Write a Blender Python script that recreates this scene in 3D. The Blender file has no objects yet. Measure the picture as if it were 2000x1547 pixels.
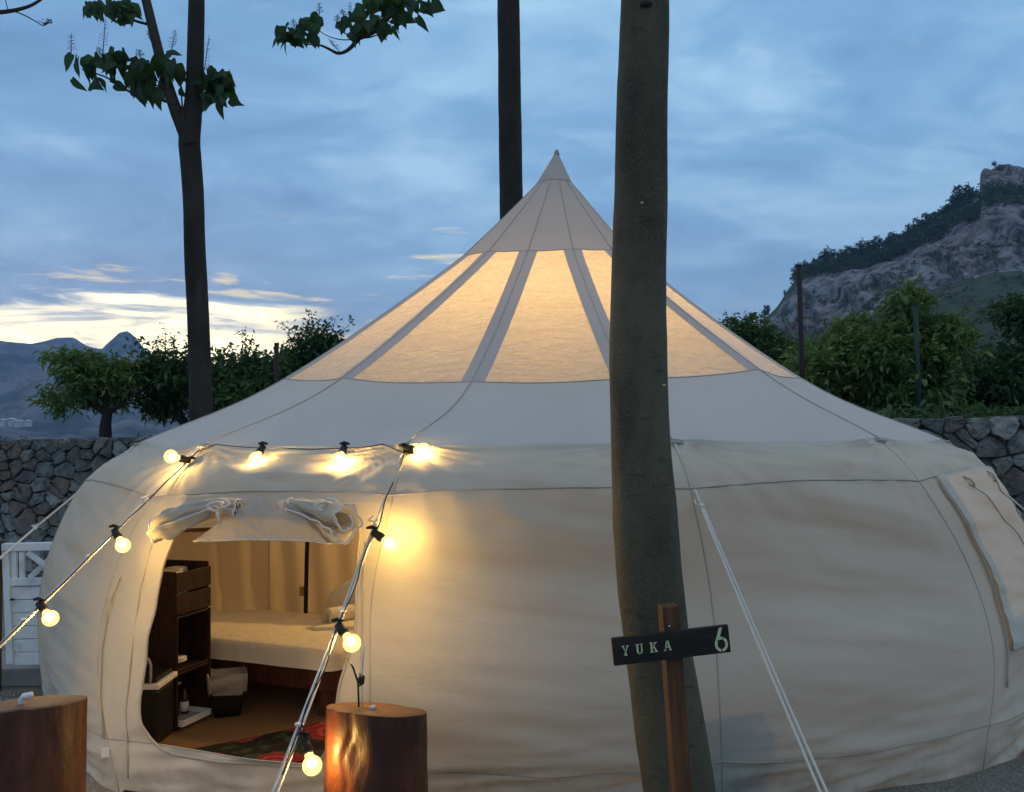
import bpy, bmesh, math, random
import numpy as np
from mathutils import Vector, Matrix, noise
random.seed(7); np.random.seed(7)
S = bpy.context.scene
COL = S.collection
R = math.radians
PI = math.pi

# ------------------------------------------------------------------ camera
PITCH, ROLL, EYE, FPX = 0.04205, 0.0142, 1.5, 1700.0
cp, sp, cr, sr = math.cos(PITCH), math.sin(PITCH), math.cos(ROLL), math.sin(ROLL)
FWD = Vector((0, cp, sp)); UP0 = Vector((0, -sp, cp)); RT0 = Vector((1, 0, 0))
RT = cr * RT0 - sr * UP0; UPV = sr * RT0 + cr * UP0
cam_data = bpy.data.cameras.new('camera'); cam = bpy.data.objects.new('camera', cam_data); COL.objects.link(cam)
cam_data.sensor_width = 36.0; cam_data.lens = FPX / 2000 * 36; cam_data.clip_end = 20000; cam_data.clip_start = .05
M = Matrix.Identity(4)
for i in range(3):
    M[i][0] = RT[i]; M[i][1] = UPV[i]; M[i][2] = -FWD[i]
M[2][3] = EYE
cam.matrix_world = M
S.camera = cam
EYEV = Vector((0, 0, EYE))

# ------------------------------------------------------------------ exposure, sky, sun
S.view_settings.view_transform = 'Standard'; S.view_settings.look = 'None'
S.view_settings.exposure = 0.2; S.view_settings.gamma = 1.0; S.view_settings.use_curve_mapping = False
SUN_AZ, SUN_EL = R(-23.5), R(4.0)          # the sun is down behind the left-hand range
W = bpy.data.worlds.new('World'); S.world = W; W.use_nodes = True
nt = W.node_tree; nt.nodes.clear()


class G:
    """little node-graph helper"""
    def __init__(s, nt): s.nt = nt
    def n(s, t, **k):
        o = s.nt.nodes.new(t)
        for a, v in k.items(): setattr(o, a, v)
        return o
    def l(s, a, b): s.nt.links.new(a, b)
    def _in(s, sock, v):
        if isinstance(v, bpy.types.NodeSocket): s.l(v, sock)
        elif v is not None: sock.default_value = v
    def m(s, op, a, b=None, c=None, clamp=False):
        o = s.n('ShaderNodeMath', operation=op); o.use_clamp = clamp
        s._in(o.inputs[0], a); s._in(o.inputs[1], b)
        if c is not None: s._in(o.inputs[2], c)
        return o.outputs[0]
    def mix(s, f, a, b, mode='MIX'):
        o = s.n('ShaderNodeMix', data_type='RGBA', blend_type=mode); o.clamp_factor = True
        s._in(o.inputs[0], f)
        for sock, v in ((o.inputs[6], a), (o.inputs[7], b)):
            if isinstance(v, (tuple, list)): v = (*v, 1) if len(v) == 3 else v
            s._in(sock, v)
        return o.outputs[2]
    def noise(s, vec, scale, detail=4, rough=.55, dist=0.0):
        o = s.n('ShaderNodeTexNoise'); o.inputs['Scale'].default_value = scale
        o.inputs['Detail'].default_value = detail; o.inputs['Roughness'].default_value = rough
        o.inputs['Distortion'].default_value = dist
        if vec is not None: s.l(vec, o.inputs['Vector'])
        return o.outputs['Fac']
    def ramp(s, f, stops):
        o = s.n('ShaderNodeValToRGB'); e = o.color_ramp.elements
        while len(e) > 1: e.remove(e[-1])
        for i, (p, c) in enumerate(stops):
            x = e[0] if i == 0 else e.new(p)
            x.position = p; x.color = (*c, 1) if len(c) == 3 else c
        s._in(o.inputs[0], f)
        return o.outputs[0]
    def mapr(s, f, a, b, c=0., d=1.):
        o = s.n('ShaderNodeMapRange'); o.interpolation_type = 'SMOOTHSTEP'
        s._in(o.inputs[0], f)
        for i, v in enumerate((a, b, c, d)): o.inputs[i + 1].default_value = v
        return o.outputs[0]
    def scale(s, vec, v):
        o = s.n('ShaderNodeVectorMath', operation='MULTIPLY'); s.l(vec, o.inputs[0]); o.inputs[1].default_value = v
        return o.outputs[0]


g = G(nt)
tc = g.n('ShaderNodeTexCoord'); sep = g.n('ShaderNodeSeparateXYZ'); g.l(tc.outputs['Generated'], sep.inputs[0])
dx, dy, dz = sep.outputs
zc = g.m('MAXIMUM', dz, 0.0)
den = g.m('ADD', zc, 0.24)
comb = g.n('ShaderNodeCombineXYZ')
g.l(g.m('DIVIDE', dx, den), comb.inputs[0]); g.l(g.m('DIVIDE', dy, den), comb.inputs[1])
cv = comb.outputs[0]
# tilt the cloud streets a little against the horizon
rotn = g.n('ShaderNodeMapping'); rotn.inputs['Rotation'].default_value = (0, 0, R(24)); rotn.inputs['Scale'].default_value = (0.95, 1.35, 1)
g.l(cv, rotn.inputs[0]); cvr = rotn.outputs[0]
n1 = g.noise(cvr, 1.5, 5, .56, .5)
n2 = g.noise(cvr, 4.0, 6, .58, .7)
n3 = g.noise(cv, .55, 2, .5, .2)
soft = g.m('ADD', g.m('ADD', g.m('MULTIPLY', n1, .58), g.m('MULTIPLY', n2, .26)), g.m('MULTIPLY', n3, .30))
cloud = g.ramp(soft, [(.36, (.095, .20, .36)), (.46, (.14, .285, .49)), (.56, (.195, .38, .61)), (.68, (.35, .57, .76))])
# thin brighter rifts between the sheets
rift = g.m('MULTIPLY', g.mapr(g.noise(cvr, 3.1, 8, .66, 1.1), .57, .72), g.mapr(dz, .02, .5, .34, .26))
cloud = g.mix(rift, cloud, (.50, .68, .84))
# paler air low down
low = g.mapr(dz, .015, .30, 1, 0)
cloud = g.mix(g.m('MULTIPLY', low, .55), cloud, (.36, .50, .66))
# after-glow round the place where the sun went down
sv = g.n('ShaderNodeVectorMath', operation='DOT_PRODUCT')
hv = g.n('ShaderNodeCombineXYZ'); g.l(dx, hv.inputs[0]); g.l(dy, hv.inputs[1])
nv = g.n('ShaderNodeVectorMath', operation='NORMALIZE'); g.l(hv.outputs[0], nv.inputs[0])
g.l(nv.outputs[0], sv.inputs[0]); sv.inputs[1].default_value = (math.sin(SUN_AZ), math.cos(SUN_AZ), 0)
ca = sv.outputs['Value']
streak = g.noise(g.scale(tc.outputs['Generated'], (3.5, 3.5, 26)), 1.7, 5, .6, .5)
elev = g.m('ADD', dz, g.m('MULTIPLY', g.m('SUBTRACT', streak, .5), .17))
band = g.m('MULTIPLY', g.mapr(elev, .088, .132, 1, 0), g.mapr(ca, .93, .992))
cloud = g.mix(g.m('MULTIPLY', band, .9), cloud, (1.25, 1.0, .46))
core = g.m('MULTIPLY', g.mapr(elev, .085, .145, 1, 0), g.mapr(ca, .978, .9985))
cloud = g.mix(core, cloud, (3.8, 3.3, 1.9))
# torn warm gaps higher up
gap = g.m('MULTIPLY', g.mapr(streak, .55, .66), g.m('MULTIPLY', g.mapr(dz, .10, .16), g.mapr(dz, .20, .25, 1, 0)))
gap = g.m('MULTIPLY', gap, g.mapr(ca, .74, .93))
cloud = g.mix(g.m('MULTIPLY', gap, .8), cloud, (1.05, .90, .55))
pale = g.m('MULTIPLY', g.mapr(elev, .05, .15, 1, 0), g.mapr(ca, .55, .9))
cloud = g.mix(g.m('MULTIPLY', pale, .42), cloud, (.74, .76, .70))
thick = g.mapr(dz, .42, .85)
cloud = g.mix(g.m('MULTIPLY', thick, .8), cloud, (.46, .49, .54))
sky = g.n('ShaderNodeTexSky', sky_type='NISHITA'); sky.sun_disc = False
sky.sun_elevation = R(1.0); sky.sun_rotation = SUN_AZ; sky.air_density = 1.3; sky.dust_density = 1.5; sky.ozone_density = 2.0
b1 = g.n('ShaderNodeBackground'); g.l(sky.outputs[0], b1.inputs[0]); b1.inputs[1].default_value = 0.02
b2 = g.n('ShaderNodeBackground'); g.l(cloud, b2.inputs[0]); b2.inputs[1].default_value = 1.14
addb = g.n('ShaderNodeAddShader'); g.l(b1.outputs[0], addb.inputs[0]); g.l(b2.outputs[0], addb.inputs[1])
wo = g.n('ShaderNodeOutputWorld'); g.l(addb.outputs[0], wo.inputs[0])

sl = bpy.data.lights.new('sun', 'SUN'); sl.energy = 0.15; sl.angle = R(12); sl.color = (1, .72, .42)
so = bpy.data.objects.new('sun', sl); COL.objects.link(so)
so.rotation_euler = Vector((-math.sin(SUN_AZ) * math.cos(SUN_EL), -math.cos(SUN_AZ) * math.cos(SUN_EL), -math.sin(SUN_EL))).to_track_quat('-Z', 'Y').to_euler()
S.cycles.max_bounces = 8; S.cycles.diffuse_bounces = 4; S.cycles.transmission_bounces = 6; S.cycles.transparent_max_bounces = 12
S.cycles.sample_clamp_indirect = 4.0
S.cycles.volume_bounces = 0


# ------------------------------------------------------------------ helpers
def ray(px, py):
    return FWD + RT * ((px - 1000) / FPX) - UPV * ((py - 773.5) / FPX)


def at(px, py, Y):
    """point seen at photo pixel (px, py) on the plane y = Y"""
    d = ray(px, py); return EYEV + d * (Y / d.y)


def onz(px, py, z=0.0):
    d = ray(px, py); return EYEV + d * ((z - EYE) / d.z)


def tag(o, label=None, cat=None, group=None, kind=None):
    for k, v in (('label', label), ('category', cat), ('group', group), ('kind', kind)):
        if v: o[k] = v
    return o


def empty(name, loc, label, cat, group=None):
    o = bpy.data.objects.new(name, None); COL.objects.link(o); o.location = loc; o.empty_display_size = .1
    return tag(o, label, cat, group)


def mesh(name, verts, faces, mat=None, smooth=True):
    me = bpy.data.meshes.new(name)
    if isinstance(verts, np.ndarray): verts = verts.tolist()
    if isinstance(faces, np.ndarray): faces = faces.tolist()
    me.from_pydata(verts, [], faces)
    if smooth: me.polygons.foreach_set('use_smooth', [True] * len(me.polygons))
    for m in (mat if isinstance(mat, (list, tuple)) else [mat]):
        if m: me.materials.append(m)
    me.update()
    return me


def link(name, me, parent=None):
    """geometry is in world coordinates; a thing's Empty carries only a translation"""
    o = bpy.data.objects.new(name, me); COL.objects.link(o)
    if parent is not None:
        o.parent = parent
        if parent.parent is None: o.matrix_parent_inverse = Matrix.Translation(-parent.location)
    return o


class MB:
    """collects pieces into one mesh"""
    def __init__(s): s.v = []; s.f = []
    def add(s, v, f):
        o = len(s.v); s.v += [tuple(x) for x in v]; s.f += [tuple(i + o for i in q) for q in f]; return s
    def box(s, c, x, y, z):
        """box from centre and three half-axis vectors"""
        c, x, y, z = map(Vector, (c, x, y, z))
        v = [c + a * x + b * y + d * z for a in (-1, 1) for b in (-1, 1) for d in (-1, 1)]
        return s.add(v, [(0, 1, 3, 2), (4, 6, 7, 5), (0, 4, 5, 1), (2, 3, 7, 6), (0, 2, 6, 4), (1, 5, 7, 3)])
    def abox(s, x0, x1, y0, y1, z0, z1):
        return s.box(((x0 + x1) / 2, (y0 + y1) / 2, (z0 + z1) / 2), ((x1 - x0) / 2, 0, 0), (0, (y1 - y0) / 2, 0), (0, 0, (z1 - z0) / 2))
    def bar(s, a, b, w, t, up=(0, 0, 1)):
        """rectangular bar from a to b, w across, t deep"""
        a, b = Vector(a), Vector(b); d = b - a; x = d.cross(Vector(up))
        if x.length < 1e-6: x = d.cross(Vector((1, 0, 0)))
        x.normalize(); y = x.cross(d).normalized()
        return s.box((a + b) / 2, d / 2, x * (w / 2), y * (t / 2))
    def tube(s, pts, rad, n=8, cap=True):
        pts = [Vector(p) for p in pts]; rad = rad if isinstance(rad, (list, tuple)) else [rad] * len(pts)
        o = len(s.v); up = None
        for i, p in enumerate(pts):
            d = (pts[min(i + 1, len(pts) - 1)] - pts[max(i - 1, 0)])
            d = d.normalized() if d.length > 1e-9 else Vector((0, 0, 1))
            if up is None: up = d.orthogonal().normalized()
            up = (up - d * up.dot(d))
            up = up.normalized() if up.length > 1e-6 else d.orthogonal().normalized()
            w = d.cross(up)
            for k in range(n):
                a = 2 * PI * k / n; s.v.append(tuple(p + (up * math.cos(a) + w * math.sin(a)) * rad[i]))
        for i in range(len(pts) - 1):
            for k in range(n):
                a, b = o + i * n + k, o + i * n + (k + 1) % n
                s.f.append((a, b, b + n, a + n))
        if cap:
            s.f.append(tuple(o + k for k in reversed(range(n)))); e = o + (len(pts) - 1) * n
            s.f.append(tuple(e + k for k in range(n)))
        return s
    def ball(s, c, r, nu=12, nv=8, sc=(1, 1, 1), ax=None):
        """sphere; ax = optional 3x3 matrix"""
        v = []; f = []
        for j in range(nv + 1):
            t = PI * j / nv
            for i in range(nu):
                p = 2 * PI * i / nu
                q = Vector((math.sin(t) * math.cos(p) * r * sc[0], math.sin(t) * math.sin(p) * r * sc[1], math.cos(t) * r * sc[2]))
                if ax: q = ax @ q
                v.append(Vector(c) + q)
        for j in range(nv):
            for i in range(nu):
                a, b = j * nu + i, j * nu + (i + 1) % nu
                f.append((a, a + nu, b + nu, b))
        return s.add(v, f)
    def lathe(s, base, axis, prof, n=16):
        """prof: list of (distance along axis, radius)"""
        axis = Vector(axis).normalized()
        return s.tube([Vector(base) + axis * d for d, r in prof], [max(r, 1e-4) for d, r in prof], n)
    def make(s, name, mat, parent=None, smooth=True, bevel=0):
        o = link(name, mesh(name, s.v, s.f, mat, smooth), parent)
        if bevel:
            b = o.modifiers.new('bevel', 'BEVEL'); b.width = bevel; b.segments = 2; b.limit_method = 'ANGLE'
        return o


def fbm(x, y, z, oct=4):
    return noise.fractal(Vector((x, y, z)), 1.0, 2.0, oct)


# ------------------------------------------------------------------ materials
def material(name, build, base=None, rough=.8, spec=.3):
    m = bpy.data.materials.new(name); m.use_nodes = True; nt = m.node_tree; nt.nodes.clear()
    g = G(nt); out = g.n('ShaderNodeOutputMaterial'); b = g.n('ShaderNodeBsdfPrincipled')
    b.inputs['Roughness'].default_value = rough; b.inputs['Specular IOR Level'].default_value = spec
    if base: b.inputs['Base Color'].default_value = (*base, 1)
    g.l(b.outputs[0], out.inputs[0])
    g.b = b; g.out = out
    tc = g.n('ShaderNodeTexCoord'); g.co = tc.outputs['Object']
    if build: build(g)
    return m


def bump(g, h, strength=.3, dist=.01, prev=None):
    b = g.n('ShaderNodeBump'); b.inputs['Strength'].default_value = strength; b.inputs['Distance'].default_value = dist
    g.l(h, b.inputs['Height'])
    if prev is not None: g.l(prev, b.inputs['Normal'])
    return b.outputs[0]


def canvas(name, col, trans, dirt=.18):
    def f(g):
        n = g.noise(g.co, 1.3, 4, .6); d = g.noise(g.co, 7, 5, .6)
        c = g.mix(g.mapr(n, .35, .7), col, tuple(x * .94 for x in col))
        c = g.mix(g.m('MULTIPLY', g.mapr(d, .56, .74), dirt * .35), c, tuple(x * .62 for x in col))
        low = g.n('ShaderNodeSeparateXYZ'); g.l(g.co, low.inputs[0])
        mud = g.m('MULTIPLY', g.mapr(low.outputs[2], .0, .30, 1, 0), g.mapr(g.noise(g.co, 5, 5, .65), .3, .7))
        c = g.mix(g.m('MULTIPLY', mud, .55), c, (.22, .19, .14))
        weave = g.noise(g.co, 900, 2, .5)
        soft = g.noise(g.scale(g.co, (1, 1, 2.6)), 3.2, 4, .55, .8)
        fine = g.noise(g.scale(g.co, (1.3, 1.3, 2.2)), 26, 3, .55, .4)
        nb = bump(g, soft, .13, .05); nb = bump(g, fine, .05, .008, nb); nb = bump(g, weave, .15, .0015, nb)
        dif = g.n('ShaderNodeBsdfDiffuse'); tr = g.n('ShaderNodeBsdfTranslucent')
        g.l(c, dif.inputs[0]); g.l(c, tr.inputs[0]); g.l(nb, dif.inputs['Normal']); g.l(nb, tr.inputs['Normal'])
        mx = g.n('ShaderNodeMixShader'); mx.inputs[0].default_value = trans
        g.l(dif.outputs[0], mx.inputs[1]); g.l(tr.outputs[0], mx.inputs[2]); g.l(mx.outputs[0], g.out.inputs[0])
    return material(name, f)


CREAM = (.61, .56, .46)
M_wall = canvas('wall_canvas', CREAM, .175)
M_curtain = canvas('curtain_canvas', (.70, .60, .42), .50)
M_lit_flap = canvas('lit_flap_canvas', (.74, .70, .60), .30)  # paler copy of the canvas, lamplight from the right put into its colour
M_roof = canvas('roof_canvas', (.60, .565, .52), .10)
M_hat = canvas('hat_canvas', (.50, .47, .44), .12)
M_band = canvas('band_canvas', (.50, .465, .44), .08)
M_seam = canvas('seam_canvas', (.52, .475, .395), .14)
M_flap = canvas('flap_canvas', (.62, .57, .48), .36)


def _win(g):
    s = g.n('ShaderNodeSeparateXYZ'); g.l(g.co, s.inputs[0])
    cr1 = g.noise(g.scale(g.co, (1.0, 1.0, 3.2)), 5.0, 5, .62, 1.4)
    cr2 = g.noise(g.scale(g.co, (1.0, 1.0, 2.6)), 17, 4, .62, 1.6)
    nb = bump(g, cr1, .55, .03); nb = bump(g, cr2, .4, .008, nb)
    col = g.mix(g.mapr(cr2, .35, .7), (.76, .69, .55), (.86, .80, .67))
    tr = g.n('ShaderNodeBsdfTranslucent'); di = g.n('ShaderNodeBsdfDiffuse'); gl = g.n('ShaderNodeBsdfGlossy')
    for q in (tr, di): g.l(col, q.inputs[0]); g.l(nb, q.inputs['Normal'])
    gl.inputs['Roughness'].default_value = .22; g.l(nb, gl.inputs['Normal'])
    m1 = g.n('ShaderNodeMixShader'); m1.inputs[0].default_value = .55; g.l(di.outputs[0], m1.inputs[1]); g.l(tr.outputs[0], m1.inputs[2])
    lw = g.n('ShaderNodeLayerWeight'); lw.inputs[0].default_value = .5; g.l(nb, lw.inputs['Normal'])
    m2 = g.n('ShaderNodeMixShader'); g.l(g.m('ADD', g.m('MULTIPLY', g.m('POWER', lw.outputs['Facing'], 5.0), .55), .035), m2.inputs[0]); g.l(m1.outputs[0], m2.inputs[1]); g.l(gl.outputs[0], m2.inputs[2])
    g.l(m2.outputs[0], g.out.inputs[0])


M_win = material('window_film', _win)


def _bark(c0, c1, speck, sc=1.0):
    def f(g):
        big = g.noise(g.scale(g.co, (1, 1, .35)), 2.3 * sc, 4, .65, .6)
        n = g.noise(g.scale(g.co, (1, 1, .5)), 5 * sc, 5, .6); st = g.noise(g.scale(g.co, (6, 6, 22)), 1.6, 4, .6)
        v = g.n('ShaderNodeTexVoronoi'); v.inputs['Scale'].default_value = 190 * sc; g.l(g.scale(g.co, (1, 1, .8)), v.inputs['Vector'])
        sp = g.mapr(v.outputs['Distance'], .22, .36, 1, 0)
        rnd = g.mapr(g.noise(g.co, 60 * sc, 2, .5), .30, .58)
        c = g.mix(g.mapr(n, .3, .7), c0, c1)
        c = g.mix(g.m('MULTIPLY', g.mapr(big, .5, .68), .7), c, tuple(x * 1.5 for x in c1)); c = g.mix(g.m('MULTIPLY', g.mapr(big, .30, .44, 1, 0), .6), c, tuple(x * .5 for x in c0))
        c = g.mix(g.m('MULTIPLY', g.m('MULTIPLY', sp, rnd), .5), c, speck)
        c = g.mix(g.m('MULTIPLY', g.mapr(st, .62, .7), .5), c, tuple(x * .35 for x in c0))
        g.l(c, g.b.inputs['Base Color'])
        nb = bump(g, n, .5, .02); nb = bump(g, sp, .35, .003, nb); nb = bump(g, st, .4, .008, nb); g.l(nb, g.b.inputs['Normal'])
    return f


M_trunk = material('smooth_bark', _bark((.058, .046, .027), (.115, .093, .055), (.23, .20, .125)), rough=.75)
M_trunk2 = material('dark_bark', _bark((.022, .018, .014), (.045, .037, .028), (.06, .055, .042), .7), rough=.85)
M_twig = material('twig_bark', None, (.045, .035, .028), .8)


def _leaf(c0, c1, tr=.35):
    def f(g):
        n = g.noise(g.co, 2.2, 3, .6); oi = g.n('ShaderNodeObjectInfo')
        c = g.mix(g.mapr(g.m('ADD', g.m('MULTIPLY', n, .7), g.m('MULTIPLY', oi.outputs['Random'], .3)), .3, .7), c0, c1)
        di = g.n('ShaderNodeBsdfDiffuse'); t = g.n('ShaderNodeBsdfTranslucent'); gl = g.n('ShaderNodeBsdfGlossy')
        gl.inputs['Roughness'].default_value = .45; gl.inputs[0].default_value = (.5, .55, .5, 1)
        g.l(c, di.inputs[0]); g.l(g.mix(.5, c, (.10, .16, .02)), t.inputs[0])
        m1 = g.n('ShaderNodeMixShader'); m1.inputs[0].default_value = tr; g.l(di.outputs[0], m1.inputs[1]); g.l(t.outputs[0], m1.inputs[2])
        m2 = g.n('ShaderNodeMixShader'); m2.inputs[0].default_value = .05; g.l(m1.outputs[0], m2.inputs[1]); g.l(gl.outputs[0], m2.inputs[2])
        g.l(m2.outputs[0], g.out.inputs[0])
    return f


M_bigleaf = material('broad_leaf', _leaf((.016, .045, .016), (.032, .085, .022), .42))
M_gleaf = material('garden_leaf', _leaf((.085, .15, .045), (.24, .31, .085), .36))
M_dleaf = material('dark_garden_leaf', _leaf((.036, .078, .03), (.095, .16, .05), .33))
M_pine = material('pine_needles', _leaf((.018, .04, .024), (.035, .065, .03), .15))
M_bush = material('scrub_leaf', _leaf((.04, .065, .04), (.08, .115, .055), .15))


def _stone(g):
    oi = g.n('ShaderNodeObjectInfo'); n = g.noise(g.co, 9, 6, .65); n2 = g.noise(g.co, 38, 4, .6)
    base = g.ramp(oi.outputs['Random'], [(0, (.10, .095, .085)), (.22, (.25, .235, .205)), (.42, (.15, .15, .14)), (.58, (.35, .335, .30)), (.72, (.19, .18, .16)), (.85, (.19, .13, .095)), (1, (.14, .16, .16))])
    c = g.mix(g.mapr(n, .35, .7), base, (.085, .08, .072)); c = g.mix(g.m('MULTIPLY', g.mapr(n2, .55, .7), .5), c, (.26, .25, .225))
    g.l(c, g.b.inputs['Base Color']); nb = bump(g, n, .8, .03); nb = bump(g, n2, .5, .006, nb); g.l(nb, g.b.inputs['Normal'])


M_stone = material('wall_stone', _stone, rough=.9)


def _mortar(g):
    n = g.noise(g.co, 14, 5, .6); c = g.mix(n, (.05, .046, .04), (.15, .138, .12)); g.l(c, g.b.inputs['Base Color']); g.l(bump(g, n, .9, .03), g.b.inputs['Normal'])


M_mortar = material('mortar', _mortar, rough=.95)


def _wood(c0, c1, grain=(12, 12, 1.0), rough=.55, sc=2.5):
    def f(g):
        n = g.noise(g.scale(g.co, grain), sc, 5, .6, .6); k = g.noise(g.co, 6, 3, .6)
        c = g.mix(g.mapr(n, .35, .68), c0, c1); c = g.mix(g.m('MULTIPLY', g.mapr(k, .5, .75), .5), c, tuple(x * .4 for x in c0))
        g.l(c, g.b.inputs['Base Color']); g.l(bump(g, n, .25, .004), g.b.inputs['Normal'])
        g.l(g.m('ADD', g.m('MULTIPLY', k, .3), rough - .15), g.b.inputs['Roughness'])
    return f


def _log(g):
    n = g.noise(g.scale(g.co, (5, 5, .9)), 3, 5, .65, .8); k = g.noise(g.scale(g.co, (1.5, 1.5, 1)), 26, 4, .7); q = g.noise(g.co, 3, 3, .6)
    c = g.mix(g.mapr(n, .3, .7), (.066, .016, .006), (.165, .046, .014)); c = g.mix(g.m('MULTIPLY', g.mapr(q, .5, .7), .6), c, (.024, .009, .004))
    g.l(c, g.b.inputs['Base Color']); nb = bump(g, n, .35, .015); nb = bump(g, k, .5, .004, nb); g.l(nb, g.b.inputs['Normal'])
    g.l(g.mapr(k, .3, .7, .36, .62), g.b.inputs['Roughness'])


M_log = material('varnished_log', _log, rough=.4, spec=.5)


def _cut(g):
    v = g.n('ShaderNodeTexWave', wave_type='RINGS', rings_direction='Z'); v.inputs['Scale'].default_value = 14; v.inputs['Distortion'].default_value = 3; v.inputs['Detail'].default_value = 3
    n = g.noise(g.co, 40, 4, .6)
    c = g.mix(v.outputs['Fac'], (.10, .048, .02), (.20, .10, .045)); c = g.mix(g.mapr(n, .5, .7), c, (.10, .05, .025)); g.l(c, g.b.inputs['Base Color'])
    g.l(bump(g, n, .5, .005), g.b.inputs['Normal'])


M_cut = material('sawn_wood', _cut, rough=.7)
M_post = material('stained_post', _wood((.085, .032, .013), (.17, .065, .026)))
M_board = material('dark_sign_board', _wood((.016, .011, .009), (.032, .02, .015), (2, 12, 12)), rough=.5)
M_letter = material('stencil_paint', lambda g: g.l(g.mix(g.mapr(g.noise(g.co, 60, 4, .6), .55, .75), (.66, .66, .36), (.36, .36, .20)), g.b.inputs['Base Color']), rough=.7)
M_crate = material('dark_crate_wood', _wood((.018, .007, .004), (.045, .017, .008)), rough=.6)
M_bedwood = material('bed_wood', _wood((.05, .014, .008), (.10, .03, .014)), rough=.5)
M_gate = material('white_gate_paint', _wood((.74, .76, .74), (.80, .82, .80), rough=.5), rough=.5)
M_brown = material('brown_post_wood', _wood((.10, .05, .02), (.18, .09, .035)))
M_metal = material('galvanised_metal', None, (.45, .45, .44), .35); M_metal.node_tree.nodes['Principled BSDF'].inputs['Metallic'].default_value = .8
M_white = material('white_plastic', None, (.78, .78, .75), .4)
M_black = material('black_plastic', None, (.012, .012, .012), .45)
M_dpost = material('dark_rusty_metal', lambda g: g.l(g.mix(g.noise(g.co, 9, 4, .6), (.02, .014, .013), (.05, .03, .025)), g.b.inputs['Base Color']), rough=.7)
M_gpost = material('green_metal', None, (.02, .05, .035), .6)
M_rope = material('guy_rope', lambda g: g.l(bump(g, g.noise(g.scale(g.co, (1, 1, 1)), 500, 2, .5), .6, .002), g.b.inputs['Normal']), (.72, .68, .60), .8)
M_cable = material('black_cable', None, (.012, .010, .009), .5)
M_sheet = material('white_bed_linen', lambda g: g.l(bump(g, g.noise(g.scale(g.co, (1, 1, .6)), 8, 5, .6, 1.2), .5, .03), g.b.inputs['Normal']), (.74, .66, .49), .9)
M_liner = material('thin_bin_liner', lambda g: g.l(bump(g, g.noise(g.co, 30, 4, .6), .8, .01), g.b.inputs['Normal']), (.36, .33, .24), .5)
M_gap = material('dark_gap_fill', None, (.010, .012, .022), .8)
M_tan = material('tan_webbing', None, (.36, .20, .08), .8)
M_grey = material('grey_handle', None, (.32, .33, .35), .35)
M_glassd = material('dark_bottle', None, (.02, .02, .018), .15)
M_cola = material('amber_bottle', None, (.05, .03, .012), .15)


def _emit(name, col, k, mixtr=None):
    m = bpy.data.materials.new(name); m.use_nodes = True; nt = m.node_tree; nt.nodes.clear(); g = G(nt)
    o = g.n('ShaderNodeOutputMaterial'); e = g.n('ShaderNodeEmission'); e.inputs[0].default_value = (*col, 1); e.inputs[1].default_value = k
    if mixtr is None: g.l(e.outputs[0], o.inputs[0])
    else:
        t = g.n('ShaderNodeBsdfTransparent'); mx = g.n('ShaderNodeMixShader'); mx.inputs[0].default_value = mixtr
        g.l(t.outputs[0], mx.inputs[1]); g.l(e.outputs[0], mx.inputs[2]); g.l(mx.outputs[0], o.inputs[0])
    return m


M_fil = _emit('glowing_filament', (1, .60, .16), 520)
M_bulb = _emit('lit_bulb_glass', (1, .66, .18), 3.0, .42)
M_lamp = _emit('interior_lamp', (1, .60, .20), 760)


def _gravel(g):
    v = g.n('ShaderNodeTexVoronoi'); v.inputs['Scale'].default_value = 75; g.l(g.co, v.inputs['Vector'])
    n = g.noise(g.co, 1.2, 4, .6)
    c = g.mix(v.outputs['Color'], (.13, .12, .10), (.33, .31, .26)); c = g.mix(g.mapr(n, .4, .7), c, (.15, .135, .11))
    g.l(c, g.b.inputs['Base Color']); g.l(bump(g, v.outputs['Distance'], .9, .012), g.b.inputs['Normal'])


M_gravel = material('gravel', _gravel, rough=.95)
M_pebble = material('pebbles', lambda g: g.l(g.ramp(g.noise(g.co, 70, 1, .5), [(.3, (.12, .11, .09)), (.5, (.27, .25, .20)), (.7, (.42, .40, .33))]), g.b.inputs['Base Color']), rough=.9)
M_earth = material('terrace_earth', lambda g: g.l(g.mix(g.noise(g.co, .8, 5, .6), (.07, .06, .04), (.06, .08, .035)), g.b.inputs['Base Color']), rough=.95)


def _mount(g):
    n = g.noise(g.co, .006, 8, .65); n2 = g.noise(g.co, .03, 6, .65)
    c = g.mix(g.mapr(n, .4, .62), (.045, .055, .04), (.26, .245, .22)); c = g.mix(g.m('MULTIPLY', g.mapr(n2, .5, .62), .7), c, (.04, .055, .04))
    g.l(c, g.b.inputs['Base Color']); g.l(bump(g, g.noise(g.co, .012, 7, .7), 1.0, 40, bump(g, n2, .9, 14)), g.b.inputs['Normal'])


M_mount = material('far_mountain', _mount, rough=.95)


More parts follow.
